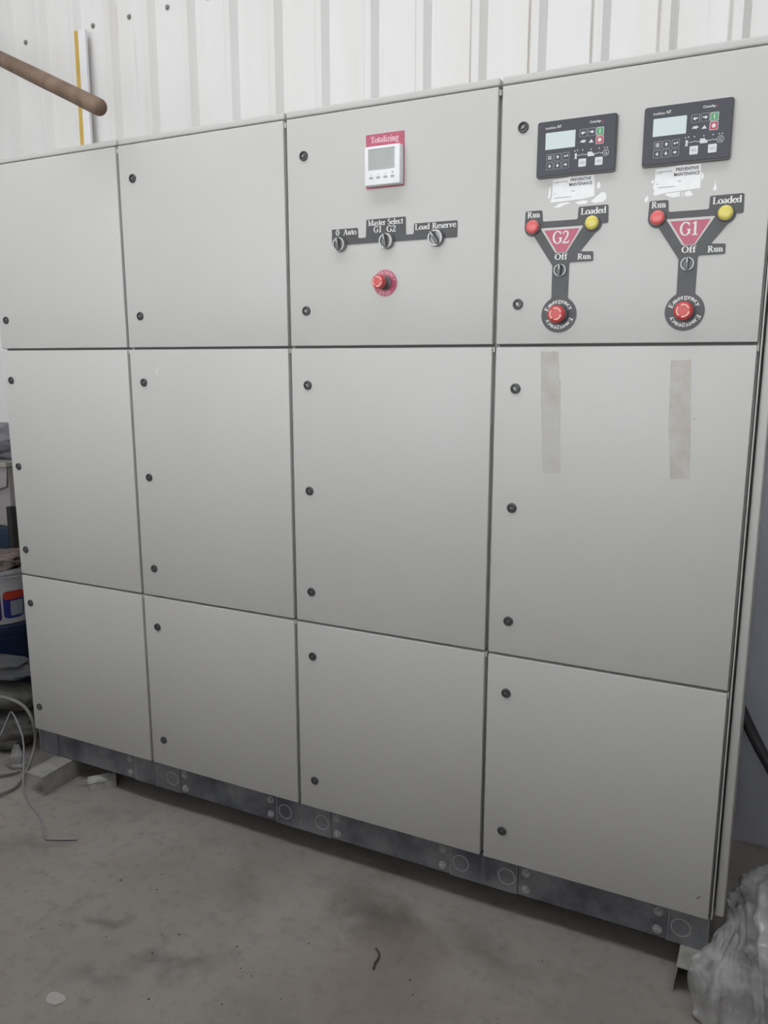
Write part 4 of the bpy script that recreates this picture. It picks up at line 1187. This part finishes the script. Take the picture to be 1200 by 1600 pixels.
film_sheet([[(2.418, .10, .03), (2.43, .14, .05), (2.45, .17, .05), (2.47, .19, .05), (2.50, .19, .05)],
            [(2.400, .01, .150), (2.418, .06, .155), (2.438, .10, .165), (2.459, .12, .175), (2.49, .12, .165)],
            [(2.385, -.03, .143), (2.413, .0, .135), (2.441, .03, .135), (2.469, .06, .128), (2.505, .06, .122)],
            [(2.357, -.085, .137), (2.401, -.07, .108), (2.436, -.06, .112), (2.47, -.05, .114), (2.503, -.03, .12)],
            [(2.349, -.100, .105), (2.398, -.13, .075), (2.441, -.15, .090), (2.48, -.15, .10), (2.512, -.12, .09)],
            [(2.372, -.10, .01), (2.405, -.15, .01), (2.445, -.21, .012), (2.49, -.22, .02), (2.53, -.18, .02)],
            [(2.380, -.13, .004), (2.410, -.20, .004), (2.45, -.28, .004), (2.50, -.29, .004), (2.54, -.25, .004)]], 'film', 4)
film_sheet([[(2.425, .32, .01), (2.46, .40, .01), (2.52, .44, .01), (2.60, .46, .01)],
            [(2.425, .20, .125), (2.452, .24, .165), (2.50, .27, .185), (2.60, .28, .19)],
            [(2.423, .13, .140), (2.450, .15, .180), (2.49, .16, .205), (2.60, .17, .21)],
            [(2.425, .08, .105), (2.455, .08, .155), (2.495, .08, .175), (2.60, .09, .18)],
            [(2.430, .05, .02), (2.46, .04, .05), (2.50, .03, .07), (2.60, .03, .07)]], 'film', 9, along=(3.2, 1.0))
film_sheet([[(2.520, .22, .03), (2.56, .24, .05), (2.64, .25, .05), (2.76, .25, .02)],
            [(2.492, .11, .205), (2.525, .10, .245), (2.62, .10, .24), (2.75, .12, .16)],
            [(2.497, .05, .18), (2.528, .03, .205), (2.62, .03, .20), (2.75, .05, .14)],
            [(2.506, -.03, .13), (2.535, -.05, .15), (2.62, -.06, .15), (2.76, -.03, .10)],
            [(2.512, -.08, .05), (2.545, -.10, .06), (2.62, -.12, .06), (2.77, -.09, .04)],
            [(2.514, -.09, .006), (2.55, -.14, .006), (2.62, -.17, .006), (2.78, -.13, .006)]], 'film', 15, along=(5, .6))
film_sheet([[(2.42, .12, .01), (2.46, .14, .01), (2.52, .14, .01), (2.60, .12, .01)],
            [(2.415, .04, .09), (2.45, .05, .11), (2.51, .05, .11), (2.60, .04, .09)],
            [(2.405, -.04, .07), (2.45, -.05, .08), (2.51, -.04, .08), (2.60, -.04, .06)],
            [(2.400, -.10, .006), (2.45, -.12, .006), (2.51, -.12, .006), (2.60, -.12, .006)]], 'film2', 21, 48, 48)

# blue-grey sheet leaning on the back wall past the side panel
bm = bmesh.new()
pts = [bm.verts.new(p) for p in ((2.20, .705, .001), (2.925, .705, .001), (2.925, .755, 1.55), (2.20, .755, 1.55),
                                 (2.20, .715, .001), (2.925, .715, .001), (2.925, .765, 1.55), (2.20, .765, 1.55))]
for f in ((0, 1, 2, 3), (7, 6, 5, 4), (0, 4, 5, 1), (1, 5, 6, 2), (2, 6, 7, 3), (3, 7, 4, 0)):
    bm.faces.new([pts[i] for i in f])
bmesh.ops.recalc_face_normals(bm, faces=bm.faces)
tag(link('leaning_sheet', bm, M['sheet']), 'blue grey sheet leaning on the back wall past the side panel', 'sheet')

# bits on the floor
cable('dark_curl', [(1.585, -.262, .004), (1.600, -.275, .004), (1.606, -.292, .005), (1.606, -.312, .004), (1.612, -.330, .004)], .0028, 'crumb', 'short dark curled scrap lying on the brown floor stain', 'scrap', 6)
bm = bmesh.new()
rnd = random.Random(12)
for _ in range(46):
    cx, cy, r = rnd.uniform(.7, 2.2), rnd.uniform(-.75, -.1), rnd.uniform(.0015, .004)
    vs = [bm.verts.new((cx + r * math.cos(a) * rnd.uniform(.6, 1.3), cy + r * math.sin(a), .0004)) for a in (0, 1.3, 2.6, 3.9, 5.2)]
    tp = bm.verts.new((cx, cy, .0004 + r * .6))
    for i in range(5): bm.faces.new((vs[i], vs[(i + 1) % 5], tp))
tag(link('floor_crumbs', bm, M['crumb']), 'scattered dark crumbs on the dusty floor', 'crumbs', None, 'stuff')

# dark hose running down the wall past the cabinet end
cable('dark_hose', [(2.30, .66, .66), (2.36, .645, .56), (2.428, .62, .435), (2.49, .58, .345), (2.60, .54, .20), (2.80, .50, .06), (2.92, .47, .018)], .017, 'darkhose',
      'dark rubber hose sloping to the floor behind the outer side panel', 'hose', 10)

# ------------------------------------------------------------------ wall strip and pole above the cabinets
strip = thing('wall_strip', (-.31, .74, 0), 'white plastic strip with yellow edge standing behind the cabinets', 'trim strip')
def leaning(name, x0, x1, ya, yb, th, m):
    bm = bmesh.new()
    pts = []
    for z, y in ((0, ya), (2.895, yb)):
        for (x, yy) in ((x0, y - th), (x1, y - th), (x1, y), (x0, y)):
            pts.append(bm.verts.new((x, yy, z)))
    for f in ((0, 1, 2, 3), (7, 6, 5, 4), (0, 4, 5, 1), (1, 5, 6, 2), (2, 6, 7, 3), (3, 7, 4, 0)):
        bm.faces.new([pts[i] for i in f])
    bmesh.ops.recalc_face_normals(bm, faces=bm.faces)
    link(name, bm, M[m], strip)
leaning('yellow_edge', -.3425, -.3225, .733, .773, .0135, 'yellow')
leaning('white_face', -.3225, -.283, .733, .773, .012, 'white')

bm = bmesh.new()
a, b = Vector((-1.50, .754, 3.196)), Vector((.612, -.093, 2.259))
d = (b - a).normalized()
L_ = (b - a).length
pts = [a + d * (L_ * i / 30) for i in range(31)] + [b + d * e for e in (.008, .015, .020, .0225)]
rs = [.0245 + .0016 * noise.noise(Vector((i * .31, 2.2, 0))) for i in range(31)] + [.0238, .0205, .0145, .006]
tube(bm, pts, rs, 18)
tag(link('brown_pole', bm, M['wood'], None, 60), 'weathered brown pole with rounded end jutting out from the corrugated wall', 'pole')

# print too fine to pick apart letter by letter
for o in bpy.data.objects:
    if o.name.split('.')[0] in ('lettering', 'faded_print', 'mimic_diagram', 'arrow'):
        o['kind'] = 'stuff'
